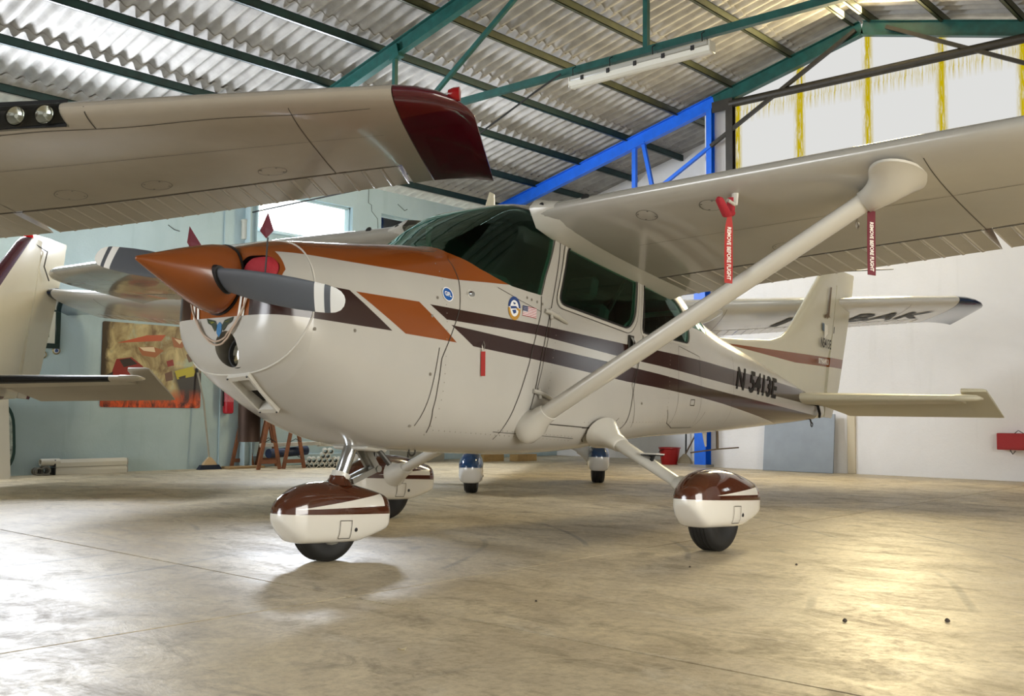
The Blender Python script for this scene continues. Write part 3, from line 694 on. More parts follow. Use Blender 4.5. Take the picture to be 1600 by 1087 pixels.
def build_airplane(name, C):
    """C: colours, placement and options of one aeroplane"""
    root = empty(name, C['loc'], C['rot'])
    gz = lambda x: C.get('ground', lambda x: 0)(x)
    white = C['body']
    # --- fuselage shell with cabin, nose cowling and nose bowl as separate skins
    n = 64
    fus = MB().loft([ring(x, n) for x in [0.004]+frange(.04, 2.6, .06)+frange(2.72, 6.05, .15)]).build('fuselage', [white, C['interior']], root, smooth=35)
    detail = C.get('detail', True)
    door_w = rounded([(1.065, 1.742), (1.765, 1.715), (1.835, 1.665), (1.80, 1.40), (1.725, 1.325), (.955, 1.375)], [.07, .05, .05, .07, .06, .07])
    rear_w = rounded([(1.93, 1.665), (2.27, 1.665), (2.53, 1.585), (2.655, 1.42), (2.625, 1.34), (1.90, 1.322)], [.05, .12, .14, .05, .05, .05])
    lower = [(.165, 1.597), (.19, 1.545), (.234, 1.518), (.315, 1.467), (.414, 1.433), (.533, 1.405), (.66, 1.397), (.787, 1.394)]
    if detail:
        cav = MB().loft([ring(x, n, -.03, -.16) for x in frange(.12, 3.12, .08)], mi=1).build('cavity', [white, C['interior']], smooth=0)
        apply_bool(fus, cav)
        def prism(pts):
            m_ = len(pts); B = MB(); B.loft([[(x, y, z) for x, z in pts] for y in (-.8, .8)]); return B.build('cutter', [white, C['interior']], smooth=0)
        apply_bool(fus, prism(door_w)); apply_bool(fus, prism(rear_w))
        apply_bool(fus, prism(lower+[(.828, 1.517), (.886, 1.641), (.945, 1.785), (.84, 1.90), (.745, 1.935), (.74, 2.15), (.05, 2.15), (.05, 1.66), (.15, 1.61)]))
        cb = MB().box(2.72, 3.08, -.6, .6, 1.47, 2.1).build('cutter', [white, C['interior']], smooth=0); apply_bool(fus, cb)
    if C.get('nose', True):
        cw = MB().loft([ring(x, n) for x in frange(-.778, .004, .06)]).build('cowling', white, root, smooth=35)
        xs_ = [-.972, -.969, -.966, -.962, -.955, -.946, -.935, -.92, -.90, -.88, -.855, -.83, -.80, -.778]
        nb = MB().loft([ring(x, n) for x in xs_]).build('nose_bowl', [white, M_black], root, smooth=35)
        for sy in (-1, 1):                       # cooling inlets either side of the spinner
            o_ = rounded([(sy*.135, 1.150), (sy*.35, 1.155), (sy*.362, 1.270), (sy*.30, 1.322), (sy*.165, 1.325), (sy*.12, 1.26)], .05)
            c_ = MB().loft([[(x, y, z) for y, z in o_] for x in (-1.2, -.83)], mi=1).build('cutter', [white, M_black], smooth=0); apply_bool(nb, c_)
            lip = MB(); pts = [(-1.0 if abs(y) < .34 else -1.0+(abs(y)-.34)*.9, y, z) for y, z in o_]
        if detail:
            c_ = MB().lathe([(.082, -1.2), (.082, -.84)], 28, 'x', (0, -.060, .900), mi=1).build('cutter', [white, mat('lamp bay', '#8d8a82', .5)], smooth=0)
            nb.data.materials.append(mat('lamp bay', '#8d8a82', .5))
            for p in c_.data.polygons: p.material_index = 2
            c_.data.materials.append(mat('lamp bay', '#8d8a82', .5)); apply_bool(nb, c_)
            lamp = MB().lathe([(.062, 0), (.066, .0), (.066, .012), (.062, .012), (.055, .03), (.02, .045), (.003, .046)][2:], 28, 'x', (-.905, -.085, .885), caps=False).build('landing_lamp', mat('silvered reflector', '#e8e6da', .12, 1.0), nb)
            MB().lathe([(.072, -.004), (.072, .02), (.063, .02), (.063, -.004), (.072, -.004)], 28, 'x', (-.908, -.085, .885), caps=False).build('lamp_rim', M_black, nb)
            # raised white seam where the bowl meets the cowling
            pts = []
            for kk in range(72):                     # the joint leans forward under the chin
                xx = -.777
                for _ in range(8): zz = ring(xx, 72, .001)[kk][2]; xx = -.777-.36*max(0, 1.08-zz)
                pts.append(Vector(ring(xx, 72, .001)[kk]))
            MB().tube(pts+[pts[0]], .0045, 6, caps=False).build('bowl_seam', C['white'], nb)
        C['skins'] = (nb, cw)
        # spinner and propeller
        hub = (-1.0, 0, 1.224); prop = empty('propeller'); prop.parent = root; prop.location = (-1.07, 0, 1.230); prop.rotation_euler = (C.get('prop_ang', math.radians(10.5)), 0, 0)
        sp = [(.162, .02), (.162, -.01), (.151, -.06), (.128, -.13), (.093, -.22), (.053, -.315), (.019, -.395), (.009, -.416), (.003, -.420)]
        MB().lathe(sp[::-1], 48, 'x').build('spinner', C['spinner'], root, smooth=50, M=Matrix.Translation(hub) @ Matrix.Rotation(math.radians(3.2), 4, 'Y'))
        MB().lathe([(.168, .030), (.168, .020), (.02, .02)], 48, 'x', (hub[0], 0, hub[2])).build('spinner_backplate', M_black, root, smooth=50)
        b1 = blade_mesh().build('propeller_blade', C['blade'], prop, smooth=50)
        # blade frame: radial axis -> -y (port); chord towards the trailing edge -> down; thickness -> aft
        b1.matrix_local = Matrix(((0, 0, 1, 0), (-1, 0, 0, 0), (0, -1, 0, 0), (0, 0, 0, 1)))
        b2 = b1.copy(); COL.objects.link(b2); b2.matrix_local = Matrix(((0, 0, 1, 0), (1, 0, 0, 0), (0, 1, 0, 0), (0, 0, 0, 1)))
        if detail:                              # black collars stand in for the dark gaps of the spinner's blade cutouts
            cutout_rings = []
            for r in (.05, .155):
                a_ = math.radians(40); cutout_rings.append([(r, (math.cos(t)*.074+.006)*math.cos(a_)-math.sin(t)*.034*math.sin(a_), (math.cos(t)*.074+.006)*math.sin(a_)+math.sin(t)*.034*math.cos(a_)) for t in frange(0, 2*PI*23/24, PI/12)])
            for bl in (b1, b2): MB().loft(cutout_rings).build('cutout_gap', M_black, bl, smooth=40)
    # --- glazing
    if detail or C.get('panes'):
        G = C['glass']; rows = []; N = 41; o0 = -.006 if detail else .003
        def theta_at(x, z):
            w, zb, zt, zc, nu, nl = sec(x); k = max(0, min(1, (z-zc)/(zt-zc))); return math.asin(min(1, k**(nu/2)))
        fl_ = pchip([p[0] for p in lower], [p[1] for p in lower])
        for i in range(N):
            t = -1+2*i/(N-1); a = abs(t)
            xl = .165+(.787-.165)*a**1.25; thl = theta_at(xl, fl_(xl)) if a > 0 else PI/2
            if a > .5: f = (1-a)/.5; xu = .787+.158*f; thu = theta_at(xu, 1.394+.391*f) if 0 < i < N-1 else thl
            else: f = 1-a/.5; xu = .945-(.945-.745)*f**.7; thu = theta_at(.945, 1.785)+(PI/2-theta_at(.945, 1.785))*f
            row = []
            for j in range(13):
                q = j/12; x = xl+(xu-xl)*q; th = thl+(thu-thl)*q
                w, zb, zt, zc, nu, nl = sec(x); c, s = math.cos(th), math.sin(th)
                row.append((x, (1 if t > 0 else -1)*(w+o0)*abs(c)**(2/nu), zc+(zt+o0-zc)*abs(s)**(2/nu)))
            rows.append(row)
        B = MB(); B.loft(rows, caps=False, closed=False); B.loft([[(p[0]+.004, p[1]*.993, p[2]-.004) for p in r] for r in rows], caps=False, closed=False)
        B.build('windshield', G, root, smooth=60)
        for sd in (-1, 1):
            side_patch(MB(), door_w, sd, o0).build('door_window', G, root, smooth=60)
            side_patch(MB(), rear_w, sd, o0).build('rear_side_window', G, root, smooth=60)
        B = MB(); rw = [[(x, k*halfw(x, 1.462), topz(x, k*halfw(x, 1.462))+o0) for k in frange(-1, 1, .05)] for x in frange(2.70, 3.10, .05)]; B.loft(rw, caps=False, closed=False); B.build('rear_window', G, root, smooth=60)
    if detail: fuselage_details(root, C, door_w, rear_w, lower)
    # --- wings, struts
    for sgn in (-1, 1):
        if C.get('wings', (1, 1))[0 if sgn < 0 else 1]:
            build_wing(root, sgn, C, C.get('spans', (5.47, 5.47))[0 if sgn < 0 else 1])
            build_strut(root, sgn, C)
            rings = []                            # root fairing
            for s, o_ in ((.505, .028), (.54, .026), (.60, .012), (.66, .0015)):
                r = []
                for i in range(15):
                    f = .16*(1-i/7)**2 if i <= 7 else .98*((i-7)/7)**1.6; p = wing_pt(s, f, i <= 7, o_*(1 if f > .015 else .4)); p.x -= o_*(.9 if f < .05 else 0); r.append((p.x, sgn*p.y, p.z))
                rings.append(r)
            rf = MB().loft(rings, caps=False, closed=False).build('root_fairing', C['white'], root, smooth=60)
            if detail:
                for s, f, r in ((.575, .006, .018), (.86, .012, .022)):
                    B = MB(); p = wing_pt(s, f, True, .004); q = wing_pt(s, f+.02, True, .004); nrm = Vector((-.97, 0, .25)); xx = Vector((0, 1, 0)); yy = nrm.cross(xx)
                    p.x -= .016 if s < .6 else .003
                    tri = r < .02
                    B.add([((w_ := p+xx*r*math.cos(a)*(1 if tri else 1.25)+yy*r*math.sin(a)*(1.0 if tri else .9)).x, sgn*w_.y, w_.z) for a in frange(0, 2*PI*11/12, PI/6)], [tuple(range(12))])
                    B.build('vent_hole', M_black, rf, smooth=0)
    # --- tail
    fdz = C.get('fin_dz', 0.0); sdz = C.get('stab_z', 0.0)
    fz = [(1.16, 3.0, 6.34), (1.40, 3.55, 6.39), (1.555, 3.78, 6.43), (1.62, 4.45, 6.445), (1.68, 5.02, 6.46), (1.74, 5.28, 6.475), (1.82, 5.44, 6.495), (1.95, 5.60, 6.53), (2.25, 5.945, 6.60), (2.50, 6.23, 6.66), (2.555, 6.31, 6.675), (2.585, 6.42, 6.68)]
    def fin_ring(xl, xr, z, thk, rear=.6):
        pr = [(0, .0), (.01, .28), (.05, .62), (.15, .9), (.35, 1.0), (.7, .85), (1, rear)]; Lx = xr-xl
        return [(xl+f*Lx, -thk*k, z) for f, k in pr]+[(xl+f*Lx, thk*k, z) for f, k in pr[:0:-1]]
    rs = [fin_ring(a, b, z+fdz*max(0, (z-1.6)/.98), .022+.033*min(1, max(0, (z-1.62)/.3))*(1-.35*max(0, (z-1.9)/.7)) if z > 1.6 else .024) for z, a, b in fz]
    fin = MB().loft(rs).build('fin', C['fin'], root, smooth=50)
    rz_ = [(1.05, 6.33, 6.60), (1.2, 6.365, 6.70), (1.38, 6.40, 6.80), (2.0, 6.555, 7.02), (2.45, 6.665, 7.17), (2.50, 6.63, 7.185), (2.56, 6.60, 7.20), (2.60, 6.46, 7.215), (2.625, 6.52, 7.21)]
    rr = []
    for z, a, b in rz_:
        t = .034*(1-.3*max(0, (z-1.4)/1.2)); z2 = z+fdz*max(0, (z-1.6)/.98)+(.03*(0) if z < 2.5 else 0)
        rr.append([(a+.008, -t, z2), (a+.008, t, z2), (a+.4*(b-a), t*.72, z2+.02*(z > 2.5)), (b, .004, z2+.035*(z > 2.5)), (b, -.004, z2+.035*(z > 2.5)), (a+.4*(b-a), -t*.72, z2+.02*(z > 2.5))])
    MB().loft(rr).build('rudder', C['fin'], root, smooth=30)
    MB().loft([ring(6.05, 24), ring(6.05, 24, -.004), [(6.22, p[1]*.7, 1.115+(p[2]-1.115)*.8) for p in ring(6.05, 24)], [(6.34, p[1]*.35, 1.10+(p[2]-1.115)*.55) for p in ring(6.05, 24)]]).build('tail_cone', C['fin'], root, smooth=40)
    dr = math.radians(C.get('droop', 17))
    for sgn in (-1, 1):
        rings = []
        def srow(y, xl, xr, th, z=1.175):
            pr = [(0, 0), (.012, .35), (.06, .72), (.2, 1.0), (.5, .95), (1, .7)]
            return [(xl+f*(xr-xl), sgn*y, z+sdz+th*k) for f, k in pr]+[(xl+f*(xr-xl), sgn*y, z+sdz-th*k) for f, k in pr[:0:-1]]
        ss = [(.06, 5.38, 5.955, .05), (.30, 5.40, 5.955, .05), (1.50, 5.515, 5.95, .034), (1.52, 5.517, 5.67, .033), (1.68, 5.54, 5.67, .026), (1.715, 5.58, 5.66, .010)]
        MB().loft([srow(*s) for s in ss]).build('stabilizer', C['stab'], root, smooth=45)
        el = []
        def P(y, u, w): return (5.965+u*math.cos(dr)+w*math.sin(dr), sgn*y, 1.175+sdz-u*math.sin(dr)+w*math.cos(dr))
        for y, u0, u1, t in ((.10, 0, .06, .03), (.30, 0, .385, .032), (1.50, 0, .40, .024), (1.515, -.275, .40, .023), (1.69, -.275, .405, .018), (1.725, -.26, .40, .012)):
            el.append([P(y, u0, -t*.8), P(y, u0-.008, 0), P(y, u0, t*.8), P(y, u0+.35*(u1-u0), t), P(y, u1, .004), P(y, u1, -.004), P(y, u0+.35*(u1-u0), -t)])
        MB().loft(el).build('elevator', C['elev'], root, smooth=40)
    # --- undercarriage
    a = C['rot'][1]
    for sgn in (-1, 1):
        gy = sgn*1.31; z0 = gz(1.47)
        build_wheel(root, (1.47, gy, z0), C)
        A = Vector((1.50, sgn*.50, .66)); Bp = Vector((1.44, sgn*1.23, .30+z0)); dd = Bp-A
        MB().tube([A, A+dd*.15, A+dd*.5, A+dd*.92, Bp], [(.07, .040), (.066, .038), (.06, .034), (.055, .03), (.055, .03)], 16, flat=1, up=(0, -sgn*.5, 1)).build('gear_leg', C['white'], root, smooth=60)
        rings = []
        for t, ra, rb in ((.03, .15, .105), (.06, .132, .09), (.10, .105, .068), (.15, .085, .052), (.19, .076, .046), (.195, .066, .038)):
            p = A+dd.normalized()*t*1.0; p.z -= .0; x = Vector((1, 0, 0)); y = dd.normalized().cross(x).normalized(); x = y.cross(dd.normalized())
            rings.append([tuple(p+x*ra*math.cos(2*PI*k/24)+y*rb*math.sin(2*PI*k/24)) for k in range(24)])
        MB().loft(rings).build('leg_fairing', C['white'], root, smooth=60)
        rings = []                                # cuff where the leg enters the spat
        for t, ra, rb in ((-.16, .062, .036), (-.155, .07, .044), (-.10, .082, .055), (-.05, .11, .08), (-.01, .14, .105), (.015, .15, .11)):
            p = Bp+dd.normalized()*t; nrm = dd.normalized().lerp(Vector((0, sgn, 0)), min(1, max(0, (t+.16)/.15))); x = Vector((1, 0, 0)); y = nrm.cross(x).normalized(); x = y.cross(nrm).normalized()
            rings.append([tuple(p+x*ra*math.cos(2*PI*k/24)+y*rb*math.sin(2*PI*k/24)) for k in range(24)])
        MB().loft(rings).build('wheel_cuff', C['white'], root, smooth=60)
        st = A+dd*.55
        B = MB(); B.box(st.x-.05, st.x+.05, st.y-.055, st.y+.055, st.z+.062, st.z+.07); B.build('step_plate', C['white'], root, smooth=0)
        B = MB(); B.beam((st.x-.03, st.y-.03, st.z+.062), (st.x-.02, st.y, st.z+.01), .012, .02); B.beam((st.x+.03, st.y+.03, st.z+.062), (st.x+.02, st.y, st.z+.01), .012, .02); B.box(st.x-.048, st.x+.048, st.y-.05, st.y+.05, st.z+.056, st.z+.062); B.build('step_bracket', M_black, root, smooth=0)
    zn = gz(-.235)
    build_wheel(root, (-.235, 0, zn), C, (.90, .92, .95), -.032, 'pant_nose', .19)
    MB().lathe([(.075, 0), (.065, .015), (.05, .035), (.047, .05)], 24, 'z', (-.165, 0, zn+.385)).build('pant_collar', C['pant_nose_top'], root, smooth=50)
    s0 = Vector((-.165, 0, zn+.40)); s1 = Vector((-.072, 0, zn+.40+.25)); sd_ = s1-s0
    MB().tube([s0, s0+sd_*.18], .05, 20).build('strut_collar', C['white'], root)
    MB().tube([s0+sd_*.15, s1], .036, 24).build('nose_strut', mat('polished chrome', '#cfd4da', .13, 1.0), root, smooth=50)
    MB().tube([s1-sd_*.12, s1+sd_*.5], .05, 20).build('strut_housing', mat('grey steel fitting', '#8f8d86', .35, .6), root)
    B = MB()
    for y in (-.032, .032): B.beam((-.03, y, zn+.60), (.075, y, zn+.475), .018, .035); B.beam((-.10, y, zn+.405), (.075, y, zn+.475), .018, .03)
    B.tube([(.075, -.05, zn+.475), (.075, .05, zn+.475)], .018, 12); B.tube([(-.04, -.06, zn+.60), (-.04, .06, zn+.60)], .02, 12)
    B.build('torque_link', mat('grey steel fitting', '#8f8d86', .35, .6), root, smooth=40)
    B = MB(); B.tube([(-.12, -.11, zn+.615), (-.06, .0, zn+.62), (-.02, .12, zn+.615)], .012, 8); B.tube([(-.11, .02, zn+.6), (.08, .06, zn+.63)], .016, 8); B.build('steering_rod', mat('dark steel', '#4a4844', .4, .7), root)
    return root
def seat(root, x, y, w, C, hb=.52):
    s = MB().box(x-.20, x+.22, y-w/2, y+w/2, .86, .98).build('seat_cushion', C['seat'], root, bevel=.03)
    M = Matrix.Translation((x+.24, y, .95)) @ Matrix.Rotation(math.radians(10), 4, 'Y')
    b = MB().box(-.05, .05, -w/2, w/2, 0, hb).build('seat_back', C['seat'], root, bevel=.03, M=M)
    if w < .8: MB().box(-.035, .035, -.12, .12, .56, .72).build('headrest', C['seat'], b, bevel=.03)
def arc(cx, cz, rx, rz_, a0, a1, n=16): return [(cx+rx*math.cos(a0+(a1-a0)*i/n), cz+rz_*math.sin(a0+(a1-a0)*i/n)) for i in range(n+1)]
def disc_on_side(B, x, z, r, r0=0.0, side=-1, eps=.003, n=28, mi=0, rz_=None, a0=0, a1=2*PI):
    rz_ = rz_ or r; vs = []; fs = []; k0 = r0/r if r else 0
    for i in range(n+1):
        t = a0+(a1-a0)*i/n
        for k in (k0, 1): px, pz = x+r*k*math.cos(t), z+rz_*k*math.sin(t); vs.append((px, side*(halfw(px, pz)+eps), pz))
        if i: fs.append((2*i-2, 2*i-1, 2*i+1, 2*i))
    return B.add(vs, fs, mi)
def quad_on_side(B, pts, side=-1, eps=.003, mi=0):
    return B.add([(x, side*(halfw(x, z)+eps), z) for x, z in pts], [tuple(range(len(pts)))], mi)
def fuselage_details(root, C, door_w, rear_w, lower):
    # cabin interior
    seat(root, 1.25, -.26, .44, C); seat(root, 1.25, .26, .44, C); seat(root, 2.05, 0, .9, C, .30)
    B = MB(); B.loft([[(x, y, z) for y, z in ((-.48, 1.0), (.48, 1.0), (.48, 1.36), (.38, 1.45), (-.38, 1.45), (-.48, 1.36))] for x in (.52, .62)]); ip = B.build('instrument_panel', C['interior'], root, smooth=0)
    MB().loft([[(x, y, z+.02) for y, z in ((-.49, 1.36), (.49, 1.36), (.38, 1.47), (-.38, 1.47))] for x in (.25, .66)]).build('glare_shield', C['interior'], ip, smooth=0)
    for y in (-.26, .26):
        B = MB(); B.tube([(.62, y, 1.18), (.78, y, 1.18)], .016, 10); B.tube([(.78, y-.13, 1.26), (.78, y-.12, 1.16), (.78, y, 1.14), (.78, y+.12, 1.16), (.78, y+.13, 1.26)], .017, 10); B.build('control_yoke', M_black, ip)
    for k in range(6):
        MB().lathe([(.036, 0), (.036, .008), (.03, .008), (.005, .006)], 16, 'x', (.622, -.36+.10*(k % 3), 1.33-.11*(k//3))).build('dial', mat('instrument face', '#2f3436', .3), ip)
    MB().box(.66, .69, -.10, .10, 1.80, 1.86).build('sun_visor', C['interior'], root, bevel=.01)
    B = MB(); B.tube([(1.9, -.47, 1.78), (1.72, -.30, 1.30), (1.55, -.20, 1.05)], .014, 6, flat=1); B.build('seat_belt', M_black, root)
    B = MB(); B.lathe([(.0, .60), (.045, .60), (.05, .63), (.02, .66)], 16, 'x', (0.2, -.42, 1.60)); 
    # skins: seams
    S = MB(); k = M_line
    side_strip(S, [(.15, 1.50), (.15, 1.37), (.125, 1.22), (.04, 1.03), (0, .946), (-.012, .8), (-.011, .686), (.03, .57)], .005)
    side_strip(S, [(.789, 1.39), (.789, 1.288), (.755, 1.173), (.698, .985), (.609, .764), (.571, .648), (.55, .56)], .006)                  # fuselage frame line ahead of the door
    side_strip(S, [(.953, 1.794), (.886, 1.641), (.828, 1.517), (.789, 1.395)], .008)
    side_strip(S, [(.888, 1.358), (.874, 1.188), (.817, .961), (.779, .841)], .004)
    side_strip(S, [(.42, 1.38), (.60, 1.335), (.785, 1.30)], .003)
    side_strip(S, [(2.49, .70), (2.455, 1.19), (2.45, 1.30)], .003); side_strip(S, [(2.45, 1.30), (2.85, 1.27), (2.95, .76)], .003); side_strip(S, [(1.89, .70), (1.79, .97), (1.87, 1.15)], .003); side_strip(S, [(3.6, 1.36), (3.6, .82)], .0025)
    side_strip(S, [(.50, .60), (.75, .60), (1.28, .60)], .003); side_strip(S, [(1.42, .655), (1.37, .635), (1.385, .60), (1.43, .585)], .005); side_strip(S, [(1.30, .665), (1.60, .68), (1.68, .75)], .004)
    side_strip(S, [(2.33, .847), (2.42, .76), (2.60, .735), (3.0, .76), (3.05, .88)], .004)
    q = [(2.71, .945), (2.785, .95), (2.79, .908), (2.712, .905)]
    for a, b in zip(q, q[1:]+q[:1]): side_strip(S, [a, b], .006)
    S.build('skin_seams', k, root, smooth=0, kind='stuff')
    S = MB(); side_strip(S, [(-.02, 1.0), (-.05, .8), (-.075, .6)], .004); S.build('cowling_seam', k, root, smooth=0)
    # cabin door: outline, window frame, hinges, handle
    door = rounded([(1.0, 1.80), (1.85, 1.775), (1.925, 1.71), (1.925, 1.28), (1.80, .92), (1.79, .672), (.79, .668), (.73, .70), (.888, 1.358)], [.08, .08, .08, .2, .2, .10, .05, .05, .3], 6)
    for sd in (-1, 1):
        B = MB(); side_strip(B, door+door[:1], .006, sd)
        d = B.build('cabin_door', k, root, smooth=0)
        for nm, pts, wd, m_ in (('window_gasket', door_w, .012, M_black), ('window_trim', [(1.40+(x-1.40)*1.055, 1.53+(z-1.53)*1.10) for x, z in door_w], .016, C['white'])):
            B = MB(); side_strip(B, pts+pts[:1], wd, sd, .0035); B.build(nm, m_, d, smooth=0)
        B = MB(); pts = [(1.40+(x-1.40)*1.085, 1.53+(z-1.53)*1.16) for x, z in door_w]; side_strip(B, pts+pts[:1], .004, sd, .0025); B.build('window_seam', k, d, smooth=0)
        B = MB(); side_strip(B, rear_w+rear_w[:1], .010, sd, .003); B.build('window_gasket', M_black, root, smooth=0)
        B = MB(); pts = [(2.26+(x-2.26)*1.06, 1.48+(z-1.48)*1.10) for x, z in rear_w]; side_strip(B, pts+pts[:1], .012, sd, .0035); B.build('window_trim', C['white'], root, smooth=0)
        for z in (1.298, .832):
            x = .87 if z > 1 else .795; y = sd*(halfw(x, z)+.008)
            B = MB(); B.tube([(x-.05, y-sd*.004, z+.012), (x-.02, y+sd*.006, z+.008), (x+.05, y+sd*.010, z-.005), (x+.15, y+sd*.004, z-.028), (x+.18, y-sd*.006, z-.036)], [(.016, .012), (.020, .014), (.018, .014), (.012, .010), (.004, .004)], 10)
            B.tube([(x, y, z+.03), (x, y+sd*.012, z-.03)], .009, 8); B.build('door_hinge', C['white'], d)
        y = sd*(halfw(1.80, 1.25)+.006); h = MB(); h.box(1.72, 1.785, min(y, y+sd*.006), max(y, y+sd*.006), 1.175, 1.285); h.build('handle_plate', mat('dark steel', '#4a4844', .4, .7), d, bevel=.006)
        h = MB(); h.tube([(1.74, y+sd*.008, 1.27), (1.755, y+sd*.022, 1.243), (1.76, y+sd*.018, 1.19)], [(.018, .008), (.026, .010), (.024, .008)], 10); h.build('door_handle', mat('polished chrome', '#cfd4da', .13, 1.0), d)
        h = MB(); h.lathe([(.010, 0), (.010, .01), (.004, .012)], 10, 'y', (1.80, y, 1.155)); h.build('door_lock', mat('polished chrome', '#cfd4da', .13, 1.0), d)
    # rivets and screws
    B = MB()
    def riv(x, z, r=.005, sd=-1): B.add([(x+r*math.cos(a), sd*(halfw(x, z)+.0022), z+r*math.sin(a)) for a in frange(0, 5*PI/3, PI/3)], [tuple(range(6))])
    for z in frange(.56, 1.45, .045): riv(.028, z, .0032); riv(2.315, .75+(z-.56)*.65, .003); riv(.965-.16*max(0, 1.34-z), z, .003)
    for x in frange(.06, 1.25, .04): riv(x, .585, .003); riv(x, .61, .003) if x > .5 else None
    for x in frange(1.3, 3.5, .045): riv(x, .70+.06*(x-1.3), .003)
    for x, z in ((-.03, 1.255), (-.075, 1.155), (-.07, .86), (-.1, .60), (-.77, 1.0), (-.55, 1.02), (1.93, .86), (1.99, 1.25), (2.0, 1.29), (.66, 1.36), (.70, 1.355), (.75, 1.35), (.80, 1.345)): riv(x, z, .009)
    B.build('rivet_heads', mat('grey-brown rivet', '#7b756a', .5), root, smooth=0, kind='stuff')  # flat dots, a tone darker than the white skin
    # writing and marks
    for sd in (-1, 1):
        side_text('N', .25, 3.735, 1.186, C['reg'], root, 'registration_letter', 0, 1.05, .007, sd, shear=.36); side_text('5413E', .25, 4.30, 1.184, C['reg'], root, 'registration_letters', 0, 1.16, .007, sd, shear=.36)
        fx = lambda x, z: .058
        side_text('N5413E', .135, 6.28, 1.79, C['reg'], root, 'fin_registration', 0, .62, .003, sd, .006, fx)
        side_text('SKYHAWK II', .075, 6.22, 1.600, mat('white lettering', '#f4f1e8', .4), root, 'model_lettering', -.03, .62, .003, sd, .006, fx)
        B = MB(); y = sd*.0605
        B.add([(x, y, z) for x, z in ((6.395, 2.40), (6.435, 2.40), (6.375, 2.10), (6.40, 2.07), (6.36, 2.08), (6.32, 2.05), (6.31, 2.075), (6.255, 2.055), (6.24, 2.085), (6.30, 2.10), (6.33, 2.13))], [tuple(range(11))]); B.build('bird_emblem', C['emblem'], root, smooth=0)
        B = MB(); B.add([(x, y, z) for x, z in ((6.19, 2.0), (6.245, 1.995), (6.245, 1.915), (6.19, 1.92))], [(0, 1, 2, 3)]); B.add([(x, y, z) for x, z in ((6.245, 1.995), (6.33, 1.985), (6.33, 1.90), (6.245, 1.84))], [(0, 1, 2, 3)], 1); B.build('square_decal', [mat('grey blue decal', '#5d6f80', .4), mat('pale decal', '#f1eee2', .4)], root, smooth=0)
        B = MB(); B.add([(x, y, z) for x, z in ((6.50, 1.995), (6.52, 1.995), (6.505, 1.925), (6.485, 1.925))], [(0, 1, 2, 3)]); B.build('small_decal', M_black, root, smooth=0)
    dec = MB(); disc_on_side(dec, .045, 1.285, .034, 0, mi=0); disc_on_side(dec, .045, 1.285, .038, .033, eps=.0035, mi=1); st = dec.build('round_sticker', [mat('sticker blue', '#1457a6', .35), mat('sticker white', '#f2f2f2', .35)], root, smooth=0)
    side_text('GFL', .032, .045, 1.285, mat('sticker white', '#f2f2f2', .35), st, 'sticker_lettering', .1, .85, .001, -1, .0045)
    dec = MB(); cx, cz = .55, 1.284; disc_on_side(dec, cx, cz, .046, 0, mi=0, rz_=.058); disc_on_side(dec, cx, cz, .052, .036, eps=.0035, mi=1, rz_=.066, a0=.1, a1=PI-.1); disc_on_side(dec, cx, cz, .052, .036, eps=.0035, mi=2, rz_=.066, a0=PI, a1=2*PI)
    quad_on_side(dec, [(cx-.034, cz+.008), (cx+.012, cz+.014), (cx+.03, cz+.004), (cx-.03, cz-.006)], eps=.0038, mi=1); quad_on_side(dec, [(cx-.02, cz-.012), (cx+.012, cz-.006), (cx+.016, cz-.022), (cx-.006, cz-.032)], eps=.0038, mi=1); quad_on_side(dec, [(cx-.012, cz+.034), (cx+.012, cz+.03), (cx+.004, cz+.022), (cx-.008, cz+.022)], eps=.0038, mi=1); quad_on_side(dec, [(cx+.012, cz+.0), (cx+.036, cz+.006), (cx+.034, cz-.012)], eps=.0039, mi=2)
    dec.build('round_badge', [mat('sticker white', '#f2f2f2', .35), mat('badge blue', '#27427c', .35), mat('badge gold', '#b98a34', .35)], root, smooth=0)
    fl = MB(); x0, x1, zt, zb = .622, .746, 1.311, 1.254
    for i in range(13):
        a = zt+(zb-zt)*i/13; b = zt+(zb-zt)*(i+1)/13; quad_on_side(fl, [(x0, a), (x1, a), (x1, b), (x0, b)], eps=.003, mi=0 if i % 2 == 0 else 1)
    quad_on_side(fl, [(x0, zt), (x0+.046, zt), (x0+.046, zt+(zb-zt)*7/13), (x0, zt+(zb-zt)*7/13)], eps=.0036, mi=2)
    for i in range(5):
        for j in range(4): xx, zz = x0+.006+.0085*i, zt-.007-.009*j; quad_on_side(fl, [(xx, zz), (xx+.003, zz), (xx+.003, zz-.003), (xx, zz-.003)], eps=.004, mi=1)
    fl.build('flag_decal', [mat('flag red', '#a02a38', .4), mat('sticker white', '#f2f2f2', .35), mat('flag blue', '#2b3560', .4)], root, smooth=0)
    # winged emblem on the nose bowl
    def front(y, z):
        lo, hi = -.973, -.70
        for _ in range(24):
            m_ = (lo+hi)/2; w, zb_, zt_, zc, nu, nl = sec(m_); inside = zb_ < z < zt_ and abs(y) < halfw(m_, z)
            if inside: hi = m_
            else: lo = m_
        return hi-.003
    em = MB()
    def fp(pts, mi): em.add([(front(y, z), y, z) for y, z in pts], [tuple(range(len(pts)))], mi)
    ey, ez = -.016, 1.008
    for s in (-1, 1):
        fp([(ey+s*0.0150, ez-0.0050), (ey+s*0.0375, ez+0.0250), (ey+s*0.1025, ez+0.0375), (ey+s*0.0900, ez+0.0150), (ey+s*0.0600, ez+0.0025), (ey+s*0.0325, ez-0.0275)], 0); fp([(ey+s*0.0375, ez+0.0175), (ey+s*0.0875, ez+0.0275), (ey+s*0.0625, ez+0.0100)], 1)
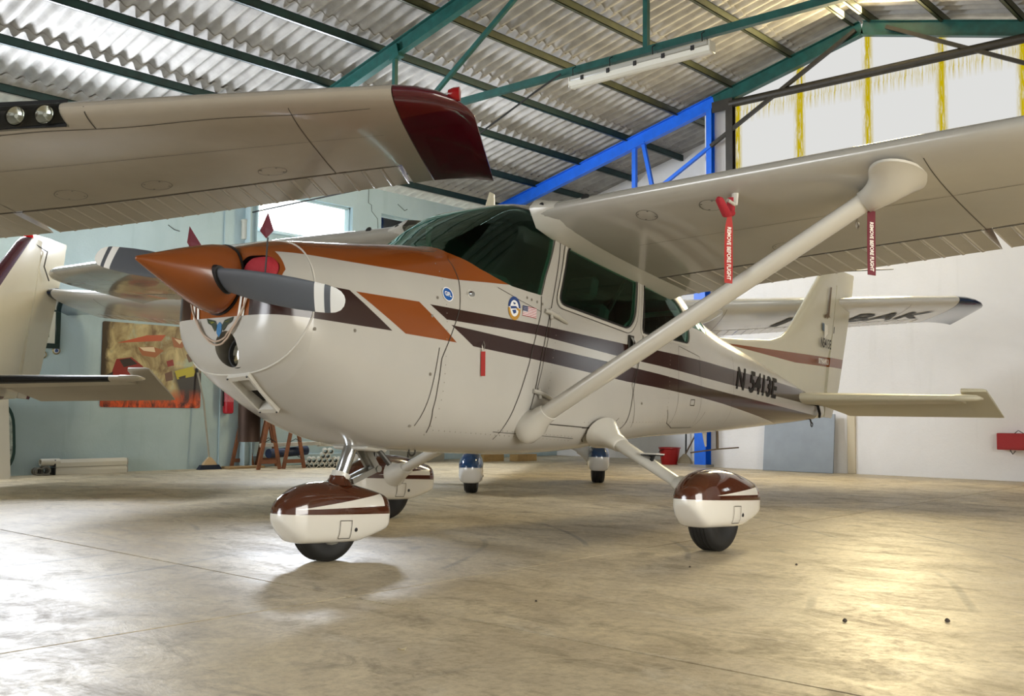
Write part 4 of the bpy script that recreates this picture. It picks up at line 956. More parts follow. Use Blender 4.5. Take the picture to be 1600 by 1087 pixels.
    fp([(ey-0.0200, ez+0.0025), (ey, ez+0.0175), (ey+0.0200, ez+0.0025), (ey+0.0175, ez-0.0350), (ey, ez-0.0550), (ey-0.0175, ez-0.0350)], 2)
    em.build('winged_emblem', [mat('emblem black', '#23301c', .4), mat('emblem yellow', '#b8b53a', .4), mat('emblem blue', '#2f6fa0', .4)], root, smooth=0)
    # stripes beside the spinner
    for sy in (-1, 1):
        for a in (.166, .196):
            MB().add([(front(sy*(a+d_), z)-.001, sy*(a+d_+(1.2-z)*-.12), z) for d_, z in ((0, 1.16), (.016, 1.16), (.016, 1.10), (.016, 1.045), (0, 1.045), (0, 1.10))], [(0, 1, 2, 3, 4, 5)]).build('cheek_stripe', mat('white lettering', '#f4f1e8', .4), root, smooth=0)
    # carburettor air intake on the chin
    def chin(y, x): return Vector((x, y, botz(x, y)))
    T = [(-.882, .010), (-.882, -.150), (-.640, -.085), (-.640, .055)]
    o0 = [chin(y, x)+Vector((-.014, 0, -.018)) for x, y in T]
    ctr = sum(o0, Vector())/4
    i0 = [ctr+(p-ctr)*.80 for p in o0]; nrm = (o0[1]-o0[0]).cross(o0[3]-o0[0]).normalized()
    if nrm.x > 0: nrm = -nrm
    base = [p-nrm*.07 for p in o0]; deep = [ctr+(p-ctr)*.76-nrm*.09 for p in o0]
    for sk in C['skins']: apply_bool(sk, MB().loft([[tuple(p+nrm*.08) for p in i0], [tuple(p-nrm*.088) for p in i0]], mi=0).build('cutter', M_black, smooth=0))
    B = MB(); B.add(base+o0+i0+deep, [(0, 1, 5, 4), (1, 2, 6, 5), (2, 3, 7, 6), (3, 0, 4, 7), (4, 5, 9, 8), (5, 6, 10, 9), (6, 7, 11, 10), (7, 4, 8, 11), (8, 9, 13, 12), (9, 10, 14, 13), (10, 11, 15, 14), (11, 8, 12, 15)])
    B.build('air_intake', C['white'], root, smooth=0)
    md = [(i0[0]*.5+i0[3]*.5)-nrm*.03, (i0[1]*.5+i0[2]*.5)-nrm*.03]
    MB().add([i0[0]-nrm*.025, i0[1]-nrm*.025, md[1], md[0]], [(0, 1, 2, 3)]).build('intake_ramp', mat('grey intake panel', '#a5a29a', .5), root, smooth=0)
    MB().add([md[0]-nrm*.01, md[1]-nrm*.01, i0[2]-nrm*.05, i0[3]-nrm*.05], [(0, 1, 2, 3)]).build('intake_filter', mat('dark air filter', '#141312', .9, bump=.5, bscale=300), root, smooth=0)
    for p in o0: MB().lathe([(.006, -.002), (.006, .001)], 8, 'x', (p.x*.96+ctr.x*.04-.002, p.y*.9+ctr.y*.1, p.z*.96+ctr.z*.04)).build('intake_screw', M_black, root)
    # cowl exit lip, exhaust stack
    B = MB(); B.loft([[(x, y, z) for y, z in ((-.15, zz), (.12, zz), (.11, zz-.018), (-.14, zz-.018))] for x, zz in ((-.12, .489), (-.05, .483), (.03, .478))]); B.build('cowl_exit_lip', C['white'], root, bevel=.006)
    B = MB(); pr = [(.058, .28), (.058, -.02), (.052, -.02), (.05, .2)]; B.lathe(pr, 24, 'z', (0, 0, 0)); B.build('exhaust_stack', mat('heat-browned steel', '#3b2a20', .55, .6, var=.4), root, smooth=40, M=Matrix.Translation((-.45, .395, .505)) @ Matrix.Rotation(math.radians(-4), 4, 'Y'))
    # small fittings
    S = MB(); disc_on_side(S, .214, 1.313, .022, .013, rz_=.024); S.build('static_port_ring', C['white'], root, smooth=0)
    MB().lathe([(.013, 0), (.017, .012), (.012, .02), (.003, .022)], 16, 'y', (.218, -halfw(.2, 1.31)-.02, 1.312)).build('static_port', mat('polished chrome', '#cfd4da', .13, 1.0), root)
    MB().tube([(.94, 0, 1.97), (.95, 0, 2.07), (.955, 0, 2.10)], [(.055, .016), (.032, .010), (.026, .006)], 12, flat=1, up=(0, 1, 0)).build('roof_antenna', C['fin'], root)
    MB().tube([(3.78, -.02, .79), (3.80, -.02, .70), (3.815, -.02, .645)], [(.045, .012), (.025, .008), (.012, .005)], 12, flat=1, up=(0, 1, 0)).build('belly_antenna', C['white'], root)
    B = MB(); B.tube([(4.05, 0, .80), (4.065, 0, .63)], .012, 8); B.tube([(3.60, 0, .585), (4.065, 0, .632), (4.46, 0, .66)], .006, 8); B.build('sled_antenna', mat('brown antenna rod', '#6a5a48', .5), root)
    for sy in (-1, 1): MB().tube([(6.55, sy*.03, 2.60), (6.60, sy*.06, 2.60), (6.72, sy*.60, 2.60)], [.014, .007, .005], 8).build('nav_antenna', mat('dark steel', '#4a4844', .4, .7), root)
    B = MB(); B.tube([(6.05, 0, 1.0), (6.08, 0, .97)], .008, 8); B.lathe([(.022, -.006), (.028, 0), (.022, .006), (.016, 0), (.022, -.006)], 14, 'y', (6.09, 0, .955), caps=False); B.build('tail_tie_down', mat('dark steel', '#4a4844', .4, .7), root)
    M_ds = mat('dark steel', '#4a4844', .4, .7)
    MB().tube([(.05, -.03, .49), (.06, -.03, .43)], .008, 8).build('drain_valve', M_ds, root); MB().lathe([(.024, -.006), (.030, 0), (.024, .006), (.018, 0), (.024, -.006)], 14, 'y', (.16, -.2, .475), caps=False).build('tow_ring', M_ds, root); MB().tube([(-.03, -.12, .49), (.03, -.17, .40)], .014, 8).build('drain_tube', M_ds, root)
    S = MB(); B = MB()
    B.tube([(5.98, -.10, 1.155), (6.02, -.11, 1.06), (6.06, -.09, 1.03)], .014, 8); B.build('elevator_hinge', M_black, root)
    # pitot mast and fuel vent under the port wing
    p = wing_pt(1.72, .065, False); B = MB(); B.tube([(p.x, -1.72, p.z+.01), (p.x-.005, -1.72, p.z-.06)], [(.020, .012), (.016, .010)], 12); B.tube([(p.x-.005, -1.72, p.z-.055), (p.x-.08, -1.72, p.z-.05)], .009, 10); B.build('pitot_tube', C['white'], root)
# ------------------------------------------------------------------ the three aeroplanes
OR, BR = '#86461a', '#33201c'
def hero_cfg():
    reg = [  # crest orange over the deck
     (OR, poly([(-1.06, 1.308), (-.919, 1.313), (-.50, 1.327), (.076, 1.374), (.42, 1.384), (.787, 1.394), (.787, 1.42), (.3, 1.9), (-1.06, 1.9)])),
     (OR, [((-1, 0, 0), .90), ((0, 0, 1), 1.047), ((0, -1, 0), -.372)]),
     (BR, [((0, 1, 0), .222), ((-1, 0, 0), .30), ((0, 0, 1), 1.047), ((0, 0, -1), -1.209), ((-.5345, 0, -.8466), -.7115)]),
     (OR, poly([(-.546, 1.208), (-.156, 1.216), (.104, 1.04), (-.244, 1.043)])),
     (BR, poly([(-.085, 1.213), (.76, 1.222), (.76, 1.163), (.027, 1.150)])), (BR, poly([(.76, 1.222), (1.72, 1.222), (1.72, 1.132), (.76, 1.163)])), (BR, poly([(1.72, 1.222), (2.95, 1.248), (2.95, 1.125), (1.72, 1.132)])), (BR, poly([(2.95, 1.248), (6.2, 1.262), (6.2, 1.13), (2.95, 1.125)])),
     (BR, poly([(.060, 1.127), (.71, 1.106), (.71, 1.023), (.231, 1.035)])), (BR, poly([(.71, 1.106), (1.73, 1.083), (1.73, .985), (.71, 1.023)])), (BR, poly([(1.73, 1.083), (2.95, 1.059), (2.95, .975), (1.73, .985)])), (BR, poly([(2.95, 1.059), (3.4, 1.056), (3.4, .965), (2.95, .975)])), (BR, poly([(3.4, 1.056), (5.0, 1.046), (5.0, .90), (3.4, .965)])), (BR, poly([(5.0, 1.046), (6.2, 1.038), (6.2, .72), (5.0, .90)])),
    ]
    body = paint('white aircraft paint with brown and orange stripes', '#b9b6af', reg, .16, .07, 0.0)
    white = paint('white aircraft paint', '#c9c6bd', [], .22, .06); wing = paint('white wing paint', '#b0ada5', [], .17, .08, .5, .03)
    cream = '#d8d3bd'
    fin = paint('cream fin paint with orange stripe', cream, [(OR, poly([(4.0, 1.535), (5.62, 1.625), (7.2, 1.71), (7.2, 1.61), (5.62, 1.53)]))], .25)
    pant = paint('wheel spat paint', '#dedad0', [('#4a2413', [((0, 0, 1), .287)]), ('#dedad0', poly([(-.19, .312), (.37, .318), (.37, .362)])) ], .10, .03, .8)
    pn = paint('nose spat paint', '#dedad0', [('#4a2413', [((0, 0, 1), .287)]), ('#dedad0', poly([(-.30, .312), (.37, .330), (.37, .396)])) ], .10, .03, .8)
    a = 0.0595826; z0 = 1.47*math.sin(a); yaw = 0.0517242
    loc = (1.47-1.47*math.cos(a)*math.cos(yaw), -1.47*math.cos(a)*math.sin(yaw), z0)
    return dict(loc=loc, rot=(0, a, yaw), ground=lambda x: (x-1.47)*math.tan(a), body=body, white=white, white_wing=wing, tip=wing, fin=fin, stab=paint('cream tail paint', cream, [], .42, .06, .1), elev=paint('cream tail paint', cream, [], .42, .06, .1),
      interior=mat('dark cabin trim', '#3a3f40', .8), seat=mat('dark grey seat cloth', '#34383a', .9), glass=glass('green tinted perspex', (.60, .86, .76), 1.0, .02, (.72, 1.0, .90)), spinner=paint('orange spinner paint', OR, [], .22, .1),
      blade=radial_mat('propeller paint', '#4d5157', [(.80, .862, '#e9e7e0'), (.90, 1.2, '#e9e7e0')]), dark=M_black, pant=pant, pant_nose=pn, pant_nose_top=paint('brown gloss paint', '#4a2413', [], .10, .03, .8), reg=mat('black registration paint', '#141211', .7), emblem=mat('brown emblem paint', '#6b5434', .4))
H = hero_cfg(); hero = build_airplane('airplane', H)
tag(hero, 'white high-wing aeroplane with orange spinner and brown stripes, standing in the middle of the hangar', 'airplane')

C2 = dict(H); C2.update(detail=False, loc=None, wings=(1, 0), wing_light=True, spans=(5.47, 5.47))
mar = '#4a0f1c'
C2['body'] = paint('cream aircraft paint', '#cfc6b4', [(mar, poly([(3.0, 1.02), (6.2, 1.04), (6.2, .96), (3.0, .90)]))], .25)
C2['white'] = paint('cream aircraft paint plain', '#cfc6b4', [], .25); C2['white_wing'] = paint('cream wing paint', '#a69e91', [], .20, .12, .4, .03)
C2['tip'] = paint('maroon gloss paint', mar, [], .12, .05, .8); C2['dark'] = mat('matt black recess', '#08080a', .85); C2['tip_lamp'] = mat('red lamp lens', '#8e0f14', .1)
fslope = Vector((.59, 0, -.69)).normalized()
C2['fin'] = paint('cream fin paint with maroon edges', '#d8d0ba', [(mar, [((-.655/.87, 0, .575/.87), (-.655*5.60+.575*1.95)/.87-.14/.87*.62), ((1, 0, 0), 5.3)]), (mar, poly([(6.1, .9), (6.60, 1.03), (6.80, 1.42), (6.73, 1.46), (6.55, 1.10), (6.2, 1.05)]))], .22)
C2['stab'] = paint('cream stabiliser with black leading edge', '#cfc6b4', [('#14161c', [((-1, .09, 0), -5.44), ((0, -1, 0), -1.42)])], .5, .06, 0); C2['elev'] = paint('cream elevator paint', '#b5ac9c', [], .5, .06, 0)
def pose(x, y, z, yaw, pitch, roll):
    R = Euler((roll, pitch, yaw)).to_matrix(); p = Vector((1.47, 0, 0)); return dict(loc=tuple(p+Vector((x, y, z))-R @ p), rot=(roll, pitch, yaw))
C2.update(pose(-4.445, 3.66, .10, .631, .055, -.023)); C2['ground'] = lambda x: -.105+(x-1.47)*math.tan(.055); C2['droop'] = 22; C2['fin_dz'] = .19; C2['stab_z'] = -.02
p2 = build_airplane('airplane', C2)
tag(p2, 'cream aeroplane with maroon wing tip and fin edge, wing reaching in over the orange spinner', 'airplane')
MB().lathe([(.05, 0), (.045, .03), (.03, .06), (.004, .075)], 14, 'z', (6.45, 0, 2.765)).build('beacon_lamp', mat('bright red lamp lens', '#d3141a', .2), p2)
MB().tube([(6.50, -.03, 2.72), (6.75, -.045, 2.68), (6.68, -.055, 2.5), (6.78, -.06, 2.36)], .007, 6).build('antenna_wire', mat('dark steel', '#4a4844', .4, .7), p2)

C3 = dict(H); C3.update(detail=False, panes=True, spans=(5.47, 5.03), nose=True)
nb_ = '#0d2a4d'
C3['body'] = paint('white paint with blue sheer line', '#d4d4d2', [(nb_, poly([(-1.1, 1.2), (6, 1.2), (6, 1.0), (-1.1, 1.0)]))], .25); C3['white'] = paint('white aircraft paint two', '#d4d4d2', [], .25); C3['white_wing'] = paint('white wing paint two', '#cfcfcd', [], .2)
C3['tip'] = paint('navy gloss paint', nb_, [], .12, .05, .8); C3['fin'] = paint('white fin paint', '#d4d4d2', [], .25); C3['spinner'] = paint('white spinner paint', '#d4d4d2', [], .2)
C3['pant'] = paint('white and blue spat paint', '#dcdcda', [('#0e3a66', [((0, 0, 1), .287)])], .1, .03, .8); C3['pant_nose'] = C3['pant']; C3['pant_nose_top'] = C3['tip']
C3.update(pose(3.434, 3.617, 0, .694, .042, .003)); C3['ground'] = lambda x: (x-1.47)*math.tan(.042)
p3 = build_airplane('airplane', C3)
tag(p3, 'white aeroplane with navy wing tips and blue wheel spats, parked behind the orange-nosed one', 'airplane')
def wing_text(body, size, s, f, root, m, name, sgn=-1, sq=.62):
    vs, fs = text_verts(body, size, squeeze=sq, bold=.014, shear=.25); out = []
    for u, v in vs:
        p = wing_pt(s+u, f-v/1.5, False, .007); out.append((p.x, sgn*p.y, p.z))
    return MB().add(out, fs).build(name, m, root, smooth=0)
m_ = mat('grey registration paint', '#34383e', .6)
wing_text('I', .72, 3.34, .50, p3, m_, 'wing_letter', sq=.9); wing_text('-', .72, 3.56, .50, p3, m_, 'wing_dash'); wing_text('BAK', .72, 4.50, .47, p3, m_, 'wing_letters')

# ------------------------------------------------------------------ covers, plugs and streamers on the aeroplane in the middle
HM = hero.matrix_world.copy() if False else (Matrix.Translation(H['loc']) @ Euler(H['rot']).to_matrix().to_4x4())
M_red = mat('red fabric', '#a3202c', .75, bump=.3, bscale=200); M_redb = mat('bright red ribbon', '#a8251f', .65); M_mar = mat('dark red ribbon', '#641022', .65); M_wtxt = mat('white ribbon print', '#f0e6dc', .6)
M_cord = mat('pale cord', '#b9a593', .8)
def at(p): return HM @ Vector(p)
def streamer(root, top, bot, w, m, wobble=.01, text=None, n=14, ts=.03):
    """hanging ribbon facing the port side of the aeroplane, in aeroplane coordinates relative to root"""
    a, b = Vector(top), Vector(bot); d = (b-a); L = d.length; d.normalize(); x = Vector((.72, -.68, 0)); x = (x-d*x.dot(d)).normalized(); nn = x.cross(d)
    vs = []; fs = []
    def P(t, u): return a+d*L*t+x*u+nn*wobble*math.sin(t*5.0+u*20)
    for i in range(n+1):
        t = i/n; ww = w*(.55+.45*min(1, t*6)) if wobble > .005 else w
        for o in (-.5, .5): vs.append(P(t, ww*o))
        if i: k = 2*i; fs.append((k-2, k-1, k+1, k))
    B = MB().add(vs, fs); B.add([Vector(p)+nn*.0015 for p in vs], [f[::-1] for f in fs]); o = B.build('ribbon', m, root, smooth=60)
    if text:
        tv, tf = text_verts(text, ts, squeeze=.92, bold=.0008)
        W = max(u for u, v in tv)-min(u for u, v in tv)
        for sgn in (1, -1):
            MB().add([P(.56+u/L, v*sgn)+nn*(-.002 if sgn > 0 else .004) for u, v in tv], tf).build('ribbon_lettering', M_wtxt, o, smooth=0)
    return o
def plug(y, label, flag_pts):
    r = empty('inlet_plug', at((-.955, y, 1.238))); r.rotation_euler = H['rot']; tag(r, label, 'engine plug', 'inlet plugs')
    B = MB(); o_ = rounded([(-.105, -.08), (.105, -.08), (.112, .035), (.055, .080), (-.065, .080), (-.108, .03)], .05)
    B.loft([[(x, y_*k, z*k) for y_, z in o_] for x, k in ((.12, .98), (.02, 1.0), (-.005, .93), (-.018, .75))]); B.build('cushion', M_red, r, smooth=60)
    B = MB(); B.tube(flag_pts[0], .004, 6); st = B.build('flag_stick', M_black, r)
    B = MB(); q = [Vector(p) for p in flag_pts[1]]; k = len(q); c_ = sum(q, Vector())/k+Vector((-.012, 0, 0)); B.add(q+[c_, c_+Vector((.02, 0, 0))], [(i, (i+1) % k, k) for i in range(k)]+[((i+1) % k, i, k+1) for i in range(k)]); B.build('flag', M_mar, r, smooth=0)
    return r
plug(-.245, 'red engine inlet plug with a stick flag, port side of the nose', ([(-.035, -.100, -.02), (-.035, -.10, .15)], [(-.04, -.095, .265), (-.04, -.045, .185), (-.04, -.095, .145), (-.04, -.145, .175)]))
plug(.245, 'red engine inlet plug with flag, half hidden behind the orange spinner', ([(-.02, .04, -.02), (-.02, .03, .18)], [(-.02, .045, .275), (-.02, -.07, .165), (-.02, .0, .14), (-.02, .055, .195)]))
B = MB(); pts = []
for i in range(21):
    t = i/20; y = .22-.44*t; z = 1.14-.205*math.sin(PI*t)**.75*(1.0); pts.append((y, z))
def front_x(y, z):
    x = -.975
    while x < -.7 and not (sec(x)[1] < z < sec(x)[2] and abs(y) < halfw(x, z)): x += .004
    return x-.008
B.tube([at((front_x(y, z) if z > .83 else -.96, y, z)) for y, z in pts], .0045, 6); B.tube([at((front_x(y*.9, z-.02)-.004 if z > .85 else -.965, y*.9-.01, z-.018)) for y, z in pts[2:-2]], .0045, 6)
tag(B.build('plug_cord', M_cord), 'thin pale cord joining the two inlet plugs below the spinner', 'cord')
r = empty('pitot_cover', at((.775, -1.70, 1.772))); r.rotation_euler = H['rot']; tag(r, 'red pitot cover with a long ribbon hanging under the port wing', 'pitot cover', 'remove before flight tags')
B = MB(); B.tube([(.045, 0, .048), (.04, 0, -.03)], [(.021, .018), (.023, .017)], 12); B.tube([(.045, 0, -.03), (-.0, 0, -.045), (-.085, 0, .012), (-.097, 0, .018)], [(.025, .018), (.026, .018), (.021, .016), (.009, .008)], 12); B.build('sleeve', M_red, r)
streamer(r, (.012, -.01, -.05), (-.01, -.02, -.40), .042, M_redb, .006, 'REMOVE BEFORE FLIGHT', ts=.027)
r = empty('warning_streamer', at((1.08, -2.32, 1.74))); r.rotation_euler = H['rot']; tag(r, 'dark red ribbon tag hanging from the upper end of the wing strut', 'streamer', 'remove before flight tags')
streamer(r, (0, 0, .0), (-.05, -.02, -.33), .042, M_mar, .002, 'REMOVE BEFORE FLIGHT', ts=.025)
MB().lathe([(.012, -.004), (.018, 0), (.012, .004), (.009, 0), (.012, -.004)], 12, 'y', (0, 0, .012), caps=False).build('ring', mat('bare metal', '#b9b7b0', .3, .9), r)
y = -halfw(.295, 1.0)-.014
r = empty('warning_streamer', at((.292, y, 1.05))); r.rotation_euler = H['rot']; tag(r, 'small red tag on a wire ring, hanging on the fuselage side below the brown stripe', 'streamer', 'remove before flight tags')
streamer(r, (0, 0, -.035), (.008, -.0, -.165), .024, M_redb, .001)
MB().tube([(.0, 0, -.035), (-.012, 0, -.005), (0, 0, .018), (.012, 0, -.005), (0, 0, -.033)], .0022, 6).build('ring', mat('bare metal', '#b9b7b0', .3, .9), r)

# ------------------------------------------------------------------ hangar furniture
# fluorescent lamp slung under the near tie beam
r = empty('fluorescent_lamp', (4.50, 1.22, 4.13)); tag(r, 'long white fluorescent lamp slung under the green beam', 'lamp')
MB().box(-.06, .06, -.80, .80, .0, .055).build('housing', mat('grey lamp housing', '#a9a8a0', .5), r, bevel=.012)
rings = [[(x, y_, z) for x, z in ((-.06, .0), (.06, .0), (.05, -.045), (.02, -.062), (-.02, -.062), (-.05, -.045))] for y_ in (-.81, .81)]
MB().loft(rings).build('diffuser', mat('milky diffuser', '#e2e0d6', .25), r, smooth=0)
for y in (-.82, .80): MB().box(-.055, .055, y, y+.02, -.055, .05).build('end_cap', mat('white lamp plastic', '#d9d7cd', .4), r, bevel=.006)
for k in range(5): MB().box(-.066, .066, -.66+k*.32, -.62+k*.32, -.012, .035).build('clip', M_black, r, bevel=.004)
for y in (-.74, -.2, .3, .76): MB().tube([(-.05, y, .05), (-.045, y+.01, .13), (.0, y, .165), (.045, y+.01, .13), (.05, y, .05)], .006, 6).build('wire_tie', M_black, r)
tag(MB().tube([(4.46, 2.15, 4.24), (4.46, 2.5, 4.12), (4.46, 3.0, 3.93), (4.46, 3.9, 3.6), (4.5, 5.2, 3.5), (4.5, 7.6, 3.5)], .010, 6).build('power_cable', M_black), 'thin black cable drooping from the lamp beam towards the wall', 'cable')
for x, y, l in ((3.36, 6.80, 'frayed white string hanging from the purlin, nearer the landing lights'), (4.22, 6.80, 'frayed white string hanging from the purlin, nearer the maroon wing tip')):
    z = roof_z(y)
    B = MB(); B.tube([(x, y, z+.02), (x+.01, y-.01, z-.06), (x, y, z-.10)], .004, 6)
    for a in (-.03, .0, .025): B.tube([(x, y, z-.09), (x+a*.6, y, z-.13), (x+a, y+.01, z-.18)], .0025, 5)
    tag(B.build('string', mat('white string', '#d5d2cc', .8)), l, 'string', 'strings on the purlins')
# left wall
YW = YL
def poster_mat():
    m = bpy.data.materials.new('fiery poster print'); m.use_nodes = True; T = NT(m); P = T.n['Principled BSDF']; v = T.obj(); s = T.new('ShaderNodeSeparateXYZ'); T.l.new(v, s.inputs[0]); x, z = s.outputs[0], s.outputs[2]
    n = T.noise(T.scale(v, (3, 3, 2)), 1.6, 6, .6, .8); c = T.mix(T.ramp(n, .35, .68), srgb('#6f5430'), srgb('#cdbb88'))
    c = T.mix(T.ramp(T.noise(v, 3.2, 5, .6), .55, .66), c, srgb('#a9b29a'))
    c = T.mix(T.ramp(T.math('ADD', x, T.math('MULTIPLY', n, .35)), -.38, -.48), c, srgb('#3a2a1a'))
    road = T.math('MULTIPLY', T.ramp(T.math('ADD', x, T.math('MULTIPLY', z, .35)), .22, .30), T.ramp(z, .05, -.05)); c = T.mix(road, c, srgb('#3a3330'))
    fire = T.math('MULTIPLY', T.ramp(z, -.25, -.42), T.ramp(T.noise(T.scale(v, (5, 5, 3)), 2.2, 6, .65, 1.0), .36, .60)); c = T.mix(T.ramp(z, -.24, -.46), c, srgb('#471208')); c = T.mix(fire, c, srgb('#d9541a'))
    T.l.new(c, P.inputs['Base Color']); P.inputs['Roughness'].default_value = .35; return m
r = empty('poster', (3.20, YW-.012, 1.30)); tag(r, 'large fiery brown poster of vehicles on the teal wall behind the nose', 'poster')
o_ = rounded([(-.69, -.50), (.69, -.50), (.69, .56), (-.69, .56)], .03)
MB().loft([[(x, y, z) for x, z in o_] for y in (0, .012)]).build('print', poster_mat(), r, smooth=0)
B = MB()
def pp(pts, mi, d=0): B.add([(x, -.0015-d*.0006, z) for x, z in pts], [tuple(range(len(pts)))], mi)
pp([(-.56, -.08), (-.50, .10), (-.30, .13), (-.14, .02), (-.12, -.10), (-.20, -.18), (-.52, -.16)], 0); pp([(-.46, .09), (-.32, .12), (-.22, .05), (-.40, .0)], 1, 1); pp([(-.62, -.10), (-.54, -.06), (-.54, -.16), (-.62, -.16)], 1, 1)
pp([(.30, -.02), (.56, .05), (.60, -.02), (.58, -.08), (.34, -.13)], 2); pp([(.36, -.10), (.46, -.07), (.46, -.105), (.37, -.125)], 1, 1); pp([(.16, -.06), (.26, -.02), (.28, -.14), (.18, -.16)], 3)
pp([(-.50, .30), (-.10, .42), (.16, .44), (.10, .36), (-.20, .33)], 4); pp([(-.22, .26), (-.02, .28), (.14, .24), (.02, .14), (-.16, .16)], 5); pp([(-.20, .26), (.0, .275), (.02, .21), (-.14, .22)], 6, 1); pp([(.24, .42), (.46, .38), (.40, .28), (.28, .29)], 5); pp([(.28, .40), (.40, .38), (.36, .33)], 6, 1)
pp([(.18, .10), (.27, .13), (.29, .05), (.20, .03)], 0); pp([(.46, .20), (.56, .24), (.62, .13), (.50, .10)], 3)
B.build('printed_shapes', [mat(n_, c_, .35) for n_, c_ in (('print red', '#8a2018'), ('print dark', '#2b1d18'), ('print yellow', '#b9ab2a'), ('print brown', '#6a4a38'), ('print orange', '#b8502a'), ('print rust', '#a06038'), ('print pale', '#e0c9a8'))], r, smooth=0)
r = empty('framed_picture', (1.72, YW-.02, 1.735)); tag(r, 'small picture in a dark green frame on the teal wall beside the fin', 'picture')
B = MB()
for a in ((-.26, .26, -.25, -.19), (-.26, .26, .19, .25), (-.26, -.20, -.19, .19), (.20, .26, -.19, .19)): B.box(a[0], a[1], -.012, .02, a[2], a[3])
B.build('frame', mat('dark green lacquer', '#142a22', .3), r, bevel=.004)
MB().box(-.20, .20, .0, .012, -.19, .19).build('mat_board', mat('off-white mount', '#d8d6c6', .8), r, smooth=0)
MB().box(-.13, .13, -.003, .0, -.12, .12).build('picture', mat('green landscape print', '#5b6f52', .5, var=.6, vscale=14), r, smooth=0)
for (x, z), l in (((1.79, 1.41), 'round badge on the teal wall below the framed picture, lower of two'), ((1.95, 1.465), 'round badge on the teal wall below the framed picture, upper of two')):
    r = empty('wall_badge', (x, YW, z)); tag(r, l, 'badge', 'round wall badges')
    MB().lathe([(.048, 0), (.048, -.008), (.042, -.014), (.036, -.010)], 24, 'y').build('rim', mat('dull gold rim', '#8e7f56', .35, .6), r); MB().lathe([(.037, -.008), (.03, -.012), (.004, -.014)], 24, 'y').build('face', mat('pale badge face', '#c9cdd2', .3), r)
    B = MB(); B.add([(-.018, -.0145, -.02), (.014, -.0145, -.018), (.02, -.0145, .004), (-.006, -.0145, .022), (-.022, -.0145, .0)], [(0, 1, 2, 3, 4)]); B.build('emblem', mat('badge blue', '#27427c', .35), r, smooth=0)
r = empty('fire_extinguisher', (4.26, YW-.10, .73)); tag(r, 'red fire extinguisher hung on the teal wall beside the poster', 'fire extinguisher')
MB().lathe([(.05, 0), (.066, .012), (.07, .03), (.07, .36), (.06, .41), (.03, .44), (.022, .45)], 28).build('cylinder', mat('extinguisher red', '#b01526', .25), r)
MB().lathe([(.0712, .16), (.0712, .31)], 28, caps=False).build('paper_label', mat('label print', '#c4626a', .5, var=.4, vscale=60), r)
B = MB(); B.tube([(0, 0, .44), (0, 0, .50)], .02, 12); B.beam((-.02, 0, .50), (.12, 0, .545), .02, .015); B.beam((-.02, 0, .48), (.11, 0, .475), .02, .012); B.build('valve', M_black, r)
B = MB(); B.tube([(-.02, 0, .48), (-.08, 0, .44), (-.085, 0, .30), (-.082, 0, .10)], .011, 8); B.build('hose', M_black, r)
MB().box(-.03, .03, .06, .10, .1, .42).build('bracket', mat('dark steel', '#4a4844', .4, .7), r, bevel=.004)
tag(MB().lathe([(.045, 0), (.045, .24), (.052, .24), (.052, .27), (.03, .28)], 20, 'z', (4.455, YW-.085, 3.13)).build('vent_pipe', mat('grey plastic pipe', '#b9b9ae', .5)), 'short capped grey pipe on the teal wall beside the window', 'pipe')
# push broom leaning on the wall
r = empty('push_broom', (3.92, YW-.22, 0)); tag(r, 'push broom with a long pale pole leaning on the poster', 'broom')
MB().tube([(0, 0, .10), (-.05, .10, .90), (-.10, .195, 1.30)], .012, 10).build('handle', mat('worn pale handle', '#8f8a7c', .5), r)
MB().tube([(-.096, .19, 1.27), (-.102, .2, 1.33)], .016, 10).build('grip', M_black, r)
MB().loft([[(x*k, y*k2, z) for x, y in ((-.10, -.03), (.10, -.03), (.10, .03), (-.10, .03))] for z, k, k2 in ((.06, 1.0, 1), (.10, .75, .8), (.16, .15, .5))]).build('head', mat('wooden broom head', '#b99f7a', .7), r, smooth=0)
MB().loft([[(x*k, y*k, z) for x, y in ((-.16, -.04), (.16, -.04), (.16, .04), (-.16, .04))] for z, k in ((0, 1.05), (.06, .8))]).build('bristles', mat('dark blue bristles', '#1c2433', .9), r, smooth=0)
tag(MB().box(-.28, .28, -.10, .10, 0, .03).build('cardboard_sheet', mat('brown cardboard', '#9a7f58', .9), bevel=.004, M=Matrix.Translation((4.42, YW-.25, .001))), 'flat piece of brown cardboard on the floor beside the broom', 'cardboard')
